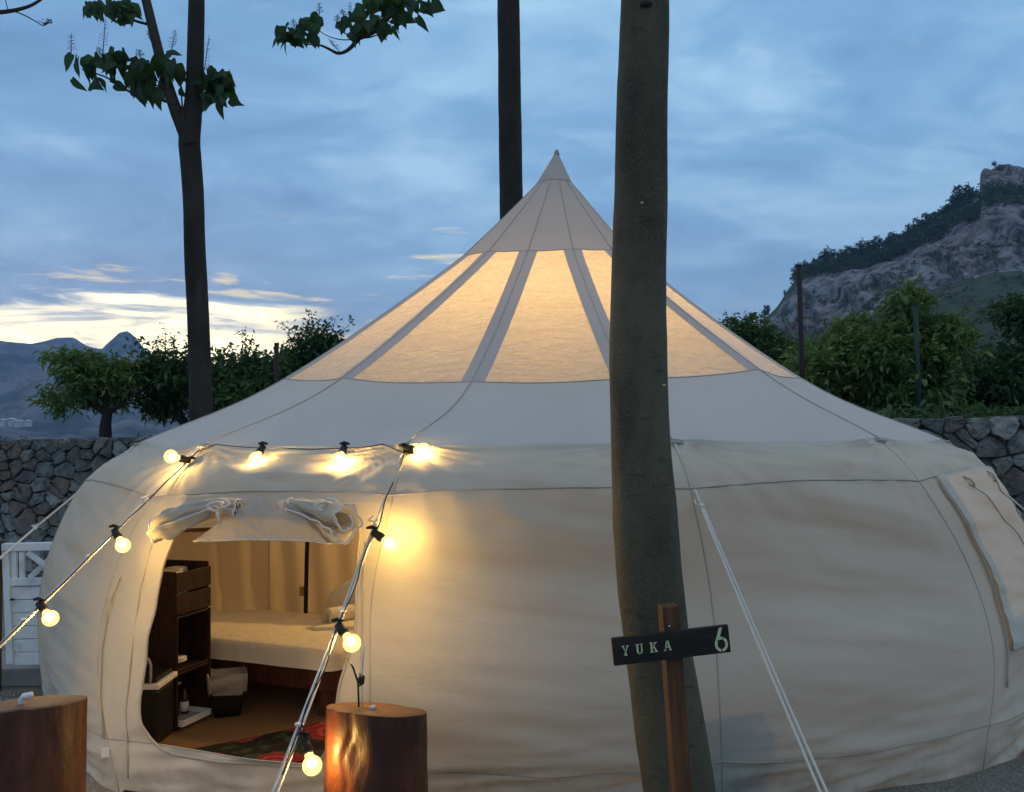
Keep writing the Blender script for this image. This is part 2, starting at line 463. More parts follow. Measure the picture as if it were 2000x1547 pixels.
def _hill(g):
    geo = g.n('ShaderNodeNewGeometry'); s = g.n('ShaderNodeSeparateXYZ'); g.l(geo.outputs['True Normal'], s.inputs[0])
    st = g.noise(g.scale(g.co, (1, 1, .28)), .17, 8, .72, .5); n = g.noise(g.co, .05, 7, .66); pk = g.noise(g.co, .25, 5, .7)
    rock = g.mix(g.mapr(st, .36, .62), (.045, .05, .06), (.33, .325, .335))
    rock = g.mix(g.m('MULTIPLY', g.mapr(g.noise(g.co, .022, 4, .6), .56, .66), .5), rock, (.24, .165, .12))
    rock = g.mix(g.mapr(pk, .54, .64), rock, (.035, .05, .03))
    veg = g.mix(g.mapr(pk, .35, .65), (.035, .058, .032), (.085, .115, .062))
    veg = g.mix(g.m('MULTIPLY', g.mapr(n, .56, .66), .6), veg, (.10, .10, .09))
    at_ = g.n('ShaderNodeAttribute'); at_.attribute_name = 'rock'
    f = g.mapr(g.m('ADD', at_.outputs['Fac'], g.m('MULTIPLY', g.m('SUBTRACT', n, .5), 1.2)), .35, .6)
    g.l(g.mix(f, veg, rock), g.b.inputs['Base Color'])
    nb = bump(g, st, .9, 3.5); nb = bump(g, pk, .7, .9, nb); g.l(nb, g.b.inputs['Normal'])


M_hill = material('rocky_hill', _hill, rough=.95)


def _floor(g):
    n = g.noise(g.scale(g.co, (3, 30, 1)), 4, 4, .6); c = g.mix(n, (.15, .085, .035), (.26, .155, .07)); g.l(c, g.b.inputs['Base Color']); g.l(bump(g, n, .3, .003), g.b.inputs['Normal'])


M_floor = material('jute_floor', _floor, rough=.8)


def _rug(g):
    v = g.n('ShaderNodeTexVoronoi'); v.voronoi_dimensions = '2D'; v.inputs['Scale'].default_value = 3.2; v.inputs['Randomness'].default_value = .9
    dn = g.noise(g.co, 12, 4, .6)
    off = g.n('ShaderNodeVectorMath', operation='ADD'); g.l(g.co, off.inputs[0]); cmb = g.n('ShaderNodeCombineXYZ'); g.l(g.m('MULTIPLY', dn, .12), cmb.inputs[0]); g.l(g.m('MULTIPLY', g.noise(g.co, 9, 3, .6), .12), cmb.inputs[1]); g.l(cmb.outputs[0], off.inputs[1])
    g.l(off.outputs[0], v.inputs['Vector'])
    d = v.outputs['Distance']; col = g.n('ShaderNodeSeparateColor'); g.l(v.outputs['Color'], col.inputs[0])
    ring = g.m('SINE', g.m('MULTIPLY', d, 34))
    fl = g.m('MULTIPLY', g.mapr(d, .34, .46, 1, 0), g.mapr(col.outputs[0], .02, .1))
    petal = g.mix(g.mapr(ring, -.4, .5), (.20, .010, .014), (.34, .050, .045))
    leafc = g.mix(g.mapr(g.noise(g.co, 16, 4, .6), .52, .6), (.010, .006, .008), (.025, .05, .025))
    g.l(g.mix(fl, leafc, petal), g.b.inputs['Base Color']); g.l(bump(g, g.noise(g.co, 350, 2, .5), .4, .002), g.b.inputs['Normal'])


M_rug = material('floral_rug', _rug, rough=.95)
M_facade = material('white_render', None, (.55, .54, .52), .8)
M_rooft = material('red_roof', None, (.22, .09, .06), .9)
M_wglass = material('dark_window', None, (.02, .025, .03), .2)

# ------------------------------------------------------------------ ground and far land
gv = [(-3000, -3000, 0), (3000, -3000, 0), (3000, 9.2, 0), (-3000, 9.2, 0)]
tag(link('ground', mesh('ground', gv, [(0, 1, 2, 3)], M_gravel, False)), kind='structure')


def horizon(px): return 773.5 + math.tan(PITCH) * FPX + (1000 - px) * math.tan(ROLL)


def interp(x, pts): return float(np.interp(x, [p[0] for p in pts], [p[1] for p in pts]))


# terrace behind the wall and the valley floor beyond it
def grid_mesh(name, fn, nu, nv, mat):
    v = [fn(i / (nu - 1), j / (nv - 1)) for j in range(nv) for i in range(nu)]
    f = [(j * nu + i, j * nu + i + 1, (j + 1) * nu + i + 1, (j + 1) * nu + i) for j in range(nv - 1) for i in range(nu - 1)]
    return link(name, mesh(name, v, f, mat))


def f_terr(u, w):
    x = -60 + 120 * u; y = (9.55 - .0889 * max(-25, min(25, x)) + .34) * (1 - w) + 25.5 * w
    return (x, y, 1.30 + .05 * fbm(x * .3, y * .3, 2) - (2.5 * max(0, w - .8) / .2 if w > .8 else 0))


tag(grid_mesh('terrace', f_terr, 40, 12, M_earth), kind='structure')


def f_val(u, w):
    r = 22 * (4200 / 22) ** w; a = R(-80 + 160 * u); x, y = r * math.sin(a), r * math.cos(a)
    return (x, y, -2.5 - 32 * min(1, max(0, (r - 30) / 260)) + fbm(x * .01, y * .01, 5) * min(8, r * .02))


tag(grid_mesh('valley', f_val, 60, 40, M_mount), kind='structure')

RIDGE = [(-1400, 700), (-700, 640), (-300, 672), (0, 664), (30, 668), (62, 668), (85, 664), (110, 658), (145, 659), (158, 668), (170, 676), (198, 680), (212, 668), (233, 649), (247, 645), (260, 653), (278, 676), (292, 688),
         (330, 706), (420, 716), (600, 732), (900, 760), (1200, 765), (1600, 780), (2400, 790)]


def f_mount(u, w):
    px = -1400 + 3400 * u
    d = ray(px, 800); a = math.atan2(d.x, d.y)
    el = (horizon(px) - interp(px, RIDGE)) / FPX * math.cos(a)
    r0, r1 = 900.0, 2600.0
    if w <= .8:
        t = w / .8; r = r0 + (r1 - r0) * t
        zr = EYE + el * r1
        z = -38 + (zr + 38) * (t ** 1.35)
        k = math.sin(PI * min(1, t)) ** .8
        x, y = r * math.sin(a), r * math.cos(a)
        z += fbm(x * .0035, y * .0035, 3, 6) * 62 * k + abs(fbm(x * .01, y * .004, 8, 5)) * 26 * k
        z += fbm(x * .02, y * .02, 1, 4) * 3.5 * t
        z = min(z, EYE + (r / r1) * (zr - EYE) * .985 + 5) if t < .97 else z
    else:
        t = (w - .8) / .2; r = r1 + 900 * t; x, y = r * math.sin(a), r * math.cos(a); z = EYE + el * r1 - 260 * t
    return (x, y, z)


tag(grid_mesh('mountain', f_mount, 420, 60, M_mount), kind='structure')

# the hill on the right: slope, cliff band, wooded top
H_RIDGE = [(1340, 790), (1400, 700), (1450, 668), (1490, 640), (1503, 618), (1520, 600), (1545, 565), (1560, 545), (1580, 530), (1620, 528), (1700, 512), (1760, 492), (1800, 470), (1850, 440), (1900, 405), (1924, 386), (1928, 338), (1936, 326), (1960, 321), (2000, 322), (2100, 330), (2200, 350), (2400, 420), (2700, 560), (3000, 720)]
H_TOP = [(1340, 800), (1500, 640), (1560, 570), (1600, 552), (1700, 540), (1800, 492), (1900, 465), (2000, 448), (2200, 460), (2700, 600), (3000, 740)]
H_BOT = [(1340, 806), (1500, 690), (1580, 650), (1640, 628), (1700, 606), (1770, 575), (1850, 556), (1900, 545), (2000, 530), (2200, 540), (2700, 640), (3000, 760)]
HR = (95.0, 300.0, 318.0, 420.0)


def hill_z(px, y, r, a): return EYE + (horizon(px) - y) / FPX * math.cos(a) * r


def hill_pt(px, w):
    d = ray(px, 700); a = math.atan2(d.x, d.y)
    zs = (-6 - 10 * max(0, (1500 - px) / 200), hill_z(px, interp(px, H_BOT), HR[1], a), hill_z(px, interp(px, H_TOP), HR[2], a), hill_z(px, interp(px, H_RIDGE), HR[3], a))
    rock = 0.0
    if w < .4: t = w / .4; r = HR[0] + (HR[1] - HR[0]) * t; z = zs[0] + (zs[1] - zs[0]) * t ** 1.2
    elif w < .7: t = (w - .4) / .3; r = HR[1] + (HR[2] - HR[1]) * t; z = zs[1] + (zs[2] - zs[1]) * t; rock = 1.0
    elif w <= .93:
        t = (w - .7) / .23; r = HR[2] + (HR[3] - HR[2]) * t; z = zs[2] + (zs[3] - zs[2]) * t ** .9
        rock = 1.0 if t < .28 else 0.0
        if interp(px, H_RIDGE) < 388 and t > .6: rock = .9
    else: t = (w - .93) / .07; r = HR[3] + 120 * t; z = zs[3] - 45 * t
    x, y = r * math.sin(a), r * math.cos(a)
    k = min(1, w * 5) * (1 if w < .88 or rock else .35)
    r += (fbm(x * .03, z * .03, 7, 6) * 9 + (abs(fbm(x * .09, z * .035, 2, 5)) * 9 if rock else 0)) * k
    z += fbm(x * .04, y * .04, 4, 5) * 3.0 * k
    return (r * math.sin(a), r * math.cos(a), z), rock


HU, HV = 560, 80
hv = []; hr = []
for j in range(HV):
    for i in range(HU):
        p, q = hill_pt(1340 + 1660 * i / (HU - 1), j / (HV - 1)); hv.append(p); hr.append(q)
hf = [(j * HU + i, j * HU + i + 1, (j + 1) * HU + i + 1, (j + 1) * HU + i) for j in range(HV - 1) for i in range(HU - 1)]
hm = mesh('hill', hv, hf, M_hill); at_ = hm.attributes.new('rock', 'FLOAT', 'POINT'); at_.data.foreach_set('value', hr)
tag(link('hill', hm), kind='structure')


# leafy masses --------------------------------------------------------
def leaf_quads(cent, dirs, L, Wd, droop=.25):
    """n folded leaves: cent (n,3), dirs (n,3) unit, arrays of length and width"""
    n = len(cent); rnd = np.random.randn(n, 3); side = np.cross(dirs, rnd); side /= np.linalg.norm(side, axis=1)[:, None] + 1e-9
    nor = np.cross(dirs, side); L = np.asarray(L)[:, None]; Wd = np.asarray(Wd)[:, None]
    tip = cent + dirs * L; tip[:, 2] -= (L[:, 0] * droop)
    mid = cent + dirs * L * .45
    v = np.stack([cent, mid + side * Wd * .5 + nor * Wd * .15, tip, mid - side * Wd * .5 + nor * Wd * .15], 1).reshape(-1, 3)
    f = np.arange(n * 4).reshape(-1, 4)
    f = np.concatenate([f[:, [0, 1, 2]], f[:, [0, 2, 3]]])
    return v, f


def clump_leaves(blobs, n, L, tw=.16, per=9, Lvar=.35, shell=.55):
    """blobs: (centre, radii, weight); leaves set along short twigs that fill uneven lobes"""
    ws = np.array([b[2] for b in blobs], float); ws /= ws.sum(); C = []; D = []
    for b, w in zip(blobs, ws):
        k = max(1, int(n * w / per)); u = np.random.randn(k, 3); u /= np.linalg.norm(u, axis=1)[:, None]
        rr = (shell + (1 - shell) * np.random.rand(k)) ** .8 * (1 + .18 * np.random.randn(k))
        lump = np.array([.74 + .85 * noise.noise(Vector((x * 2.2 + b[0][0], y * 2.2, z * 2.2))) for x, y, z in u])
        tp = np.array(b[0]) + u * rr[:, None] * lump[:, None] * np.array(b[1])
        td = u + .7 * np.random.randn(k, 3) + np.array([0, 0, .25]); td /= np.linalg.norm(td, axis=1)[:, None]
        s = np.random.rand(k, per, 1) * tw
        c = tp[:, None, :] + td[:, None, :] * s + .02 * np.random.randn(k, per, 3)
        d = td[:, None, :] * .6 + .75 * np.random.randn(k, per, 3); d /= np.linalg.norm(d, axis=2)[:, :, None]
        C.append(c.reshape(-1, 3)); D.append(d.reshape(-1, 3))
    C = np.concatenate(C); D = np.concatenate(D); k = len(C)
    LL = L * (1 + Lvar * np.random.randn(k)).clip(.4, 1.8)
    return leaf_quads(C, D, LL, LL * (.34 + .1 * np.random.rand(k)))


# pines standing on the hill -----------------------------------------
pine_meshes = []
for q in range(4):
    hgt = 1.0; b = []
    for k in range(9):
        t = .3 + .65 * k / 8; rr = (.30 - .20 * (k / 8) ** 1.5) * (.8 + .4 * random.random())
        b.append(((random.uniform(-.1, .1), random.uniform(-.1, .1), t), (rr, rr, .11), rr))
    v, f = clump_leaves(b, 620, .10, .06, 6, .3, .3)
    mb = MB().tube([(0, 0, -.1), (.01, 0, .4), (0, .01, .9)], [.03, .022, .006], 6)
    nb = len(mb.v); nf = len(mb.f)
    me = mesh('pine_tree', mb.v + [tuple(x) for x in v], mb.f + [tuple(int(i) + nb for i in x) for x in f], [M_twig, M_pine])
    me.polygons.foreach_set('material_index', [0] * nf + [1] * len(f)); pine_meshes.append(me)


def put_pine(px, w, h, name='pine_tree', wide=1.0):
    p, _ = hill_pt(px, w)
    o = bpy.data.objects.new(name, random.choice(pine_meshes)); COL.objects.link(o)
    o.location = p; o.scale = (h * wide, h * wide, h); o.rotation_euler = (0, 0, random.uniform(0, 6.28)); return o


ridge_pines = [(1503, 5, .8), (1497, 7, .8), (1536, 3, 1), (1577, 5, 1), (1586, 4.2, .9), (1598, 6, 1.2), (1614, 9, 1.3), (1624, 10, 1.4), (1634, 8, 1.3), (1650, 8, 1.3), (1661, 9.5, 1.3), (1672, 8.5, 1.3),
               (1684, 9.5, 1.2), (1693, 10, 1.2), (1704, 8, 1.3), (1712, 9.5, 1.2), (1722, 10, 1.2), (1734, 7, 1.2), (1745, 9, 1.1), (1752, 9.5, 1.2), (1763, 8, 1.2), (1774, 8, 1.2), (1783, 10.5, .9), (1792, 9, 1), (1800, 11, .9),
               (1808, 8.5, 1), (1817, 11, .9), (1827, 10, 1.1), (1838, 9, 1.2), (1846, 9, 1.2), (1858, 9, 1.2), (1868, 11, 1.2), (1878, 10.5, 1), (1886, 13, .9), (1894, 11, 1), (1903, 9, 1), (1911, 7.5, 1), (1919, 5, .9), (1957, 2.6, 1.6)]
for px, h, wd in ridge_pines:
    tag(put_pine(px, .925, h, wide=wd), 'dark pine standing on the skyline of the rocky hill', 'tree', 'pines along the ridge of the rocky hill')
# the wood below the skyline and the scrub on the slopes read as one mass each
bl = []
for k in range(1250):
    px = random.uniform(1560, 2300); w = random.uniform(.755, .912)
    if px > 1918 and w > .85: continue
    (x, y, z), _ = hill_pt(px, w); s = random.uniform(1.6, 3.4)
    bl.append(((x, y, z + s * .7), (s, s, s * random.uniform(.8, 1.5)), s))
v, f = clump_leaves(bl, 42000, 1.1, .8, 6, .3, .4)
tag(link('pine_wood', mesh('pine_wood', v, f, M_pine)), 'dark pine wood covering the slope above the cliff band', 'woodland', kind='stuff')
bl = []
for k in range(900):
    px = random.uniform(1480, 2300); w = random.uniform(.03, .68); 
    (x, y, z), q = hill_pt(px, w)
    if q and random.random() < .45: continue
    s = random.uniform(.7, 2.0); bl.append(((x, y, z + s * .2), (s, s, s * .7), s))
v, f = clump_leaves(bl, 24000, .8, .4, 6, .3, .4)
tag(link('hillside_scrub', mesh('hillside_scrub', v, f, M_bush)), 'low dark scrub scattered over the cliff and the slope below it', 'scrub', kind='stuff')

# white houses far down the valley -----------------------------------
HG = 'white houses far down the valley'
for i, (px, py, wpx, hpx, lab) in enumerate([(8, 823, 15, 7, 'tiny white house at the left end of the far hamlet'), (24, 822, 12, 9, 'tiny white two storey house, tallest of the far hamlet'),
                                              (38, 825, 17, 6, 'long low white house in the middle of the far hamlet'), (56, 824, 8, 5, 'smallest white house at the right end of the far hamlet')]):
    Y = 700.0; c = at(px, py, Y); s = Y / FPX; wx, hz = wpx * s * .4, hpx * s * .85
    e = empty('far_house', (c.x, Y, c.z - hz / 2), lab, 'house', HG)
    z0, z1 = c.z - hz / 2 - 3, c.z + hz / 2
    MB().abox(c.x - wx, c.x + wx, Y - 3, Y + 3, z0, z1).make('wall', M_facade, e, False)
    MB().add([(c.x - wx - .3, Y - 3.3, z1), (c.x + wx + .3, Y - 3.3, z1), (c.x + wx + .3, Y + 3.3, z1), (c.x - wx - .3, Y + 3.3, z1), (c.x - wx * .6, Y, z1 + .9), (c.x + wx * .6, Y, z1 + .9)],
             [(0, 1, 5, 4), (1, 2, 5), (2, 3, 4, 5), (3, 0, 4)]).make('roof', M_facade, e, False)
    for k in range(2): MB().abox(c.x - wx * .6 + k * wx * .9, c.x - wx * .3 + k * wx * .9, Y - 3.05, Y - 2.9, z1 - hz * .6, z1 - hz * .25).make('window', M_wglass, e, False)

# ------------------------------------------------------------------ tent
CX, CY, NG = .1694, 6.2334, 14
ROT = -1.2017
LEAN, ZE = .0868, 1.455


def az_def(k): return (k + .5) * 360 / NG + ROT


NODES = ['A', 'B', 'C', 'E', 'F', 'N', 'M', 'G']
DEF = {'A': (.125, 3.295), 'B': (.655, 2.69), 'C': (1.80, 1.82), 'E': (2.604, 1.455), 'F': (2.83, 1.25), 'N': (2.97, .85), 'M': (3.04, .45), 'G': (3.00, 0)}
OVR = {  # ridges the photograph shows: (azimuth, radius, z)
    ('B', -3): (None, None, 2.728), ('B', -2): (None, None, 2.705), ('B', -1): (None, None, 2.675), ('B', 0): (None, None, 2.682), ('B', 1): (None, None, 2.70),
    ('C', -3): (None, None, 1.861), ('C', -2): (-39.5, None, 1.818), ('C', -1): (-13.0, None, 1.766), ('C', 0): (12.4, None, 1.772), ('C', 1): (41.2, None, 1.836), ('C', 2): (None, None, 1.812),
    ('E', -3): (None, None, 1.475), ('E', -2): (-39.5, None, 1.464), ('E', -1): (-13.74, None, 1.461), ('E', 0): (11.12, None, 1.462), ('E', 1): (37.2, None, 1.451), ('E', 2): (None, None, 1.426),
    ('F', -3): (None, 2.90, 1.25), ('F', -2): (-41.37, 2.82, 1.223), ('F', -1): (-13.43, 2.80, 1.258), ('F', 0): (11.03, 2.80, 1.267), ('F', 1): (36.3, 2.82, 1.254),
    ('N', -3): (None, 3.08, .85), ('N', -2): (-45.0, 2.93, .85), ('N', -1): (-15.4, 2.80, .85), ('N', 0): (12.61, 2.80, .85), ('N', 1): (40.73, 2.93, .85), ('N', 2): (None, 3.02, .85),
    ('M', -3): (None, 3.13, .45), ('M', -2): (-43.9, 3.02, .45), ('M', -1): (-15.13, 2.86, .45), ('M', 0): (12.57, 2.86, .45), ('M', 1): (40.78, 3.02, .45), ('M', 2): (None, 3.08, .45),
    ('G', -3): (-58.5, 3.08, 0), ('G', -2): (-36.73, 3.10, 0), ('G', -1): (-16.73, 2.768, 0), ('G', 0): (14.02, 2.727, 0), ('G', 1): (38.07, 3.016, 0), ('G', 2): (57.5, 3.13, 0)}


def node(k, nm):
    k = (k + 7) % 14 - 7
    r, z = DEF[nm]; a = az_def(k); o = OVR.get((nm, k))
    if o:
        a = o[0] if o[0] is not None else a; r = o[1] or r; z = o[2] if o[2] is not None else z
    a = R(a); return Vector((CX + LEAN * max(0, z - ZE) + r * math.sin(a), CY - r * math.cos(a), z))


RN = {k: [node(k, n) for n in NODES] for k in range(-7, 7)}
APEX = Vector((CX + LEAN * (3.526 - ZE), CY, 3.526))


def cat(p0, p1, p2, p3, t):
    return .5 * ((2 * p1) + (p2 - p0) * t + (2 * p0 - 5 * p1 + 4 * p2 - p3) * t * t + (3 * p1 - p0 - 3 * p2 + p3) * t ** 3)


def ridge(k, u):
    """point on ridge k; u runs 0 (hat) .. 3 (eave) .. 7 (ground)"""
    P = RN[(k + 7) % 14 - 7]
    if u < 1: return P[0].lerp(P[1], u) - Vector((0, 0, .006 * 4 * u * (1 - u)))
    lo, hi = (1, 3) if u <= 3 else (3, 7)
    i = min(max(int(math.floor(u)), lo), hi - 1); t = u - i
    p1, p2 = P[i], P[i + 1]
    p0 = P[i - 1] if i > lo or i == 1 else 2 * p1 - p2
    p3 = P[i + 2] if i + 2 <= hi else 2 * p2 - p1
    return cat(p0, p1, p2, p3, t)


WR = True


def wrinkle(gr, s, u, L, Rr):
    """tension folds, metres along the normal"""
    if gr not in (-4, -3, -2, -1, 0, 1, 2): return 0.0
    if not WR: return 0.0
    a = 0.0; edge = math.sin(PI * min(1, max(0, s)))
    if u > 3:
        e = u - 3
        # fans from the eave corners
        for s0, q in ((0, 1), (1, 3)):
            ds = abs(s - s0) * 1.15; d = math.hypot(ds, e * .42) + 1e-3; an = math.atan2(e * .42, ds)
            a += .008 * math.sin(an * 26 + gr * 2 + q + 2.2 * noise.noise(Vector((an * 3, d * 2, gr + q)))) * math.exp(-d * 2.6) * min(1, d * 7) * min(1, ds * 9)
        a += (.010 + .014 * max(0, 1 - abs(e - 1.4) / 1.3)) * noise.noise(Vector((s * 1.5 + gr * 3.1, (e - s * .6) * 2.9, 3.3))) * edge
        a += .0045 * noise.noise(Vector((s * 3.2 + gr * 3.1, (e - s * .5) * 7.5, 9.1))) * edge
        if u > 6.2: a += edge ** .5 * min(1, (u - 6.2) * 3) * .012 * noise.noise(Vector((s * 2.2 + gr, (u + .1 * s) * 7, 5.2)))
        if u > 6.0: a += edge ** .5 * .022 * (u - 6.0) * noise.noise(Vector((s * 4 + gr, (u + .25 * s) * 11, 1.2)))
        a *= 1.7
        if gr == -2 and 3.3 < u < 4.4: a += edge * .010 * noise.noise(Vector((s * 2.5, u * 26, 4)))
    else:
        a += .010 * noise.noise(Vector((s * 1.5 + gr, u * 2.5, 6.0))) * edge
        if 1 < u < 2: a += .005 * noise.noise(Vector((s * 3 + gr * 2, u * 22, 1.0))) * edge
        if u > 2.4: a += edge * .006 * (u - 2.4) * noise.noise(Vector((s * 2 + gr * 2, u * 15, 2.0)))
    return a


def tent_pt(gr, s, u, off=0.0):
    """point on the gore between ridges gr and gr+1"""
    A, B = ridge(gr, u), ridge(gr + 1, u); p = A.lerp(B, s)
    e = .02; t = (ridge(gr, min(u + e, 7)).lerp(ridge(gr + 1, min(u + e, 7)), s) - ridge(gr, max(u - e, 0)).lerp(ridge(gr + 1, max(u - e, 0)), s))
    if abs(u - 3) < e: t = ridge(gr, 3).lerp(ridge(gr + 1, 3), s) - ridge(gr, 2.9).lerp(ridge(gr + 1, 2.9), s) if u <= 3 else ridge(gr, 3.1).lerp(ridge(gr + 1, 3.1), s) - p
    n = t.cross(B - A)
    if n.length > 1e-9: n.normalize()
    c = Vector((p.x - CX, p.y - CY, 0))
    if n.dot(c) < 0: n = -n
    wid = (B - A).length
    if u <= 3: d = -.022 * wid * 4 * s * (1 - s) * min(1, u)          # roof sags between the ridges
    else: d = .050 * wid * 4 * s * (1 - s) * min(1, (u - 3) / .8)      # walls belly out
    z = -.014 * 4 * s * (1 - s) * math.exp(-((u - 3) / .25) ** 2)      # eave hem hangs between its corners
    return p + n * (d + off + wrinkle(gr, s, u, 1, wid)) + Vector((0, 0, z))


tent = empty('bell_tent', (CX, CY, 0), 'large cream lotus shaped bell tent glowing from inside with an open front door', 'tent')


def patch(name, gr, s0, s1, u0, u1, mat, nu, nv, off=0.0, parent=tent, fs=None):
    v = []; f = []
    for j in range(nv + 1):
        u = u0 + (u1 - u0) * j / nv
        a, b = (fs(u) if fs else (s0, s1))
        for i in range(nu + 1): v.append(tent_pt(gr, a + (b - a) * i / nu, u, off))
    for j in range(nv):
        for i in range(nu):
            k = j * (nu + 1) + i; f.append((k, k + nu + 1, k + nu + 2, k + 1))
    return link(name, mesh(name, v, f, mat), parent)


SK = 6.60                                   # where the wall meets the mud skirt
BW = .062                                   # half width of a ridge band


def bandfrac(gr, u): return BW / max(.13, (ridge(gr + 1, u) - ridge(gr, u)).length)


DOOR = -2
for gr in range(-7, 7):
    front = gr in (-4, -3, -2, -1, 0, 1, 2); q = 1 if front else .35
    n = lambda k: max(3, int(k * q))
    patch('hat_panel', gr, 0, 1, 0, 1, M_hat, n(10), n(14))
    patch('roof_window', gr, 0, 1, 1, 2, M_win, n(20), n(40), 0, tent, lambda u, gr=gr: (bandfrac(gr, u), 1 - bandfrac(gr, u)))
    patch('ridge_band', gr, 0, 1, 1, 2, M_band, 4, n(20), .002, tent, lambda u, gr=gr: (0, bandfrac(gr, u) + .004))
    patch('ridge_band', gr, 0, 1, 1, 2, M_band, 4, n(20), .002, tent, lambda u, gr=gr: (1 - bandfrac(gr, u) - .004, 1))
    patch('roof_panel', gr, 0, 1, 2, 3, M_roof, n(28), n(26))
    patch('eave_panel', gr, 0, 1, 3.0001, 4, M_wall, n(54), n(26))
    if gr == 1:
        patch('wall_panel', gr, 0, .17, 4, SK, M_wall, 10, 64); patch('wall_panel', gr, .91, 1, 4, SK, M_wall, 6, 64); patch('wall_panel', gr, .17, .91, 5.6, SK, M_wall, 30, 26)
    elif gr != DOOR: patch('wall_panel', gr, 0, 1, 4, SK, M_wall, n(44), n(64))
    patch('mud_skirt', gr, 0, 1, SK, 7, M_wall, n(44), n(16))

# hat cap
v = [APEX + Vector((0, 0, .015))]; f = []
for k in range(-7, 7): v.append(ridge(k, 0) + (ridge(k, 0) - APEX) * .06 + Vector((0, 0, .012)))
for k in range(14): f.append((0, 1 + k, 1 + (k + 1) % 14))
link('peak_cap', mesh('peak_cap', v, f, M_hat, False), tent)
MB().tube([APEX - Vector((0, 0, .02)), APEX + Vector((0, 0, .018))], [.022, .012], 8).make('peak_tip', M_seam, tent)
# seams
for k in range(-7, 7):
    front = -3 <= k <= 3
    m = MB().tube([ridge(k, 3 * i / 24) + Vector((0, 0, .002)) for i in range(25)], .0034, 5)
    m.make('roof_seam', M_seam, tent)
    MB().tube([ridge(k, 3 + (7 - 3) * i / 30) for i in range(31)], .0032, 5).make('wall_seam', M_seam, tent)
for nm, u, r in (('hat_seam', 1, .004), ('window_seam', 2, .0035), ('eave_seam', 3, .004), ('wall_hem', 4, .004), ('skirt_seam', SK, .003)):
    m = MB()
    for gr in range(-7, 7):
        if gr == DOOR and u == 4: pass
        m.tube([tent_pt(gr, i / 16, u, .001) for i in range(17)], r, 5, False)
    m.make(nm, M_seam, tent)

# the door panel with its opening
DOOR_PX = [(352, 1040), (340, 1052), (327, 1085), (312, 1140), (300, 1200), (288, 1262), (279, 1330), (274, 1385), (280, 1418), (297, 1448), (335, 1472), (400, 1483), (470, 1490), (540, 1496), (596, 1496), (626, 1483), (645, 1452), (656, 1400), (664, 1340),
           (678, 1290), (692, 1245), (697, 1205), (697, 1150), (699, 1090), (702, 1040), (690, 1022), (620, 1005), (530, 998), (440, 1005), (380, 1022)]


def project(p):
    d = p - EYEV; z = d.dot(FWD); return Vector((1000 + FPX * d.dot(RT) / z, 773.5 - FPX * d.dot(UPV) / z))


def inv_tent(gr, px, py, s=.5, u=5.2):
    global WR
    WR = False; T = Vector((px, py))
    for _ in range(30):
        q = project(tent_pt(gr, s, u)); e = T - q
        if e.length < .15: break
        js = (project(tent_pt(gr, s + .004, u)) - q) / .004; ju = (project(tent_pt(gr, s, u + .004)) - q) / .004
        det = js.x * ju.y - js.y * ju.x
        if abs(det) < 1e-6: break
        ds = (e.x * ju.y - e.y * ju.x) / det; du = (js.x * e.y - js.y * e.x) / det
        s = min(1.3, max(-.3, s + max(-.15, min(.15, ds)))); u = min(7, max(3.05, u + max(-.5, min(.5, du))))
    WR = True
    return s, u


# smooth, dense outline of the opening in panel coordinates
pts = []
nP = len(DOOR_PX)
for i in range(nP):
    p = [Vector(DOOR_PX[(i + k - 1) % nP]) for k in range(4)]
    for t in (0, .25, .5, .75): pts.append(cat(*p, t))
hole = [inv_tent(DOOR, q.x, q.y) for q in pts]
hc = (sum(h[0] for h in hole) / len(hole), 5.3)
outer = []
for s, u in hole:
    d = ((s - hc[0]), (u - hc[1])); k = 1e9
    for lim, c, dd in ((0, hc[0], d[0]), (1, hc[0], d[0]), (4, hc[1], d[1]), (SK, hc[1], d[1])):
        if abs(dd) > 1e-9 and (lim - c) / dd > 0: k = min(k, (lim - c) / dd)
    outer.append((hc[0] + d[0] * k, hc[1] + d[1] * k))
NR = 14; v = []; f = []; nh = len(hole)
for j in range(NR + 1):
    t = j / NR
    for (a, b), (c, d) in zip(hole, outer): v.append(tent_pt(DOOR, a + (c - a) * t, b + (d - b) * t))
# square off the four corners
corners = [(0, 4), (1, 4), (1, SK), (0, SK)]
for j in range(NR):
    for i in range(nh):
        a, b = j * nh + i, j * nh + (i + 1) % nh; f.append((a, b, b + nh, a + nh))
for c in corners:
    best = min(range(nh), key=lambda i: sum((outer[k][0] - c[0]) ** 2 * 4 + (outer[k][1] - c[1]) ** 2 for k in (i, (i + 1) % nh)))
    v.append(tent_pt(DOOR, *c)); f.append((NR * nh + best, NR * nh + (best + 1) % nh, len(v) - 1))
link('door_panel', mesh('door_panel', v, f, M_wall), tent)
MB().tube([tent_pt(DOOR, a, b, .003) for a, b in hole] + [tent_pt(DOOR, *hole[0], .003)], .006, 6, False).make('door_binding', M_flap, tent)
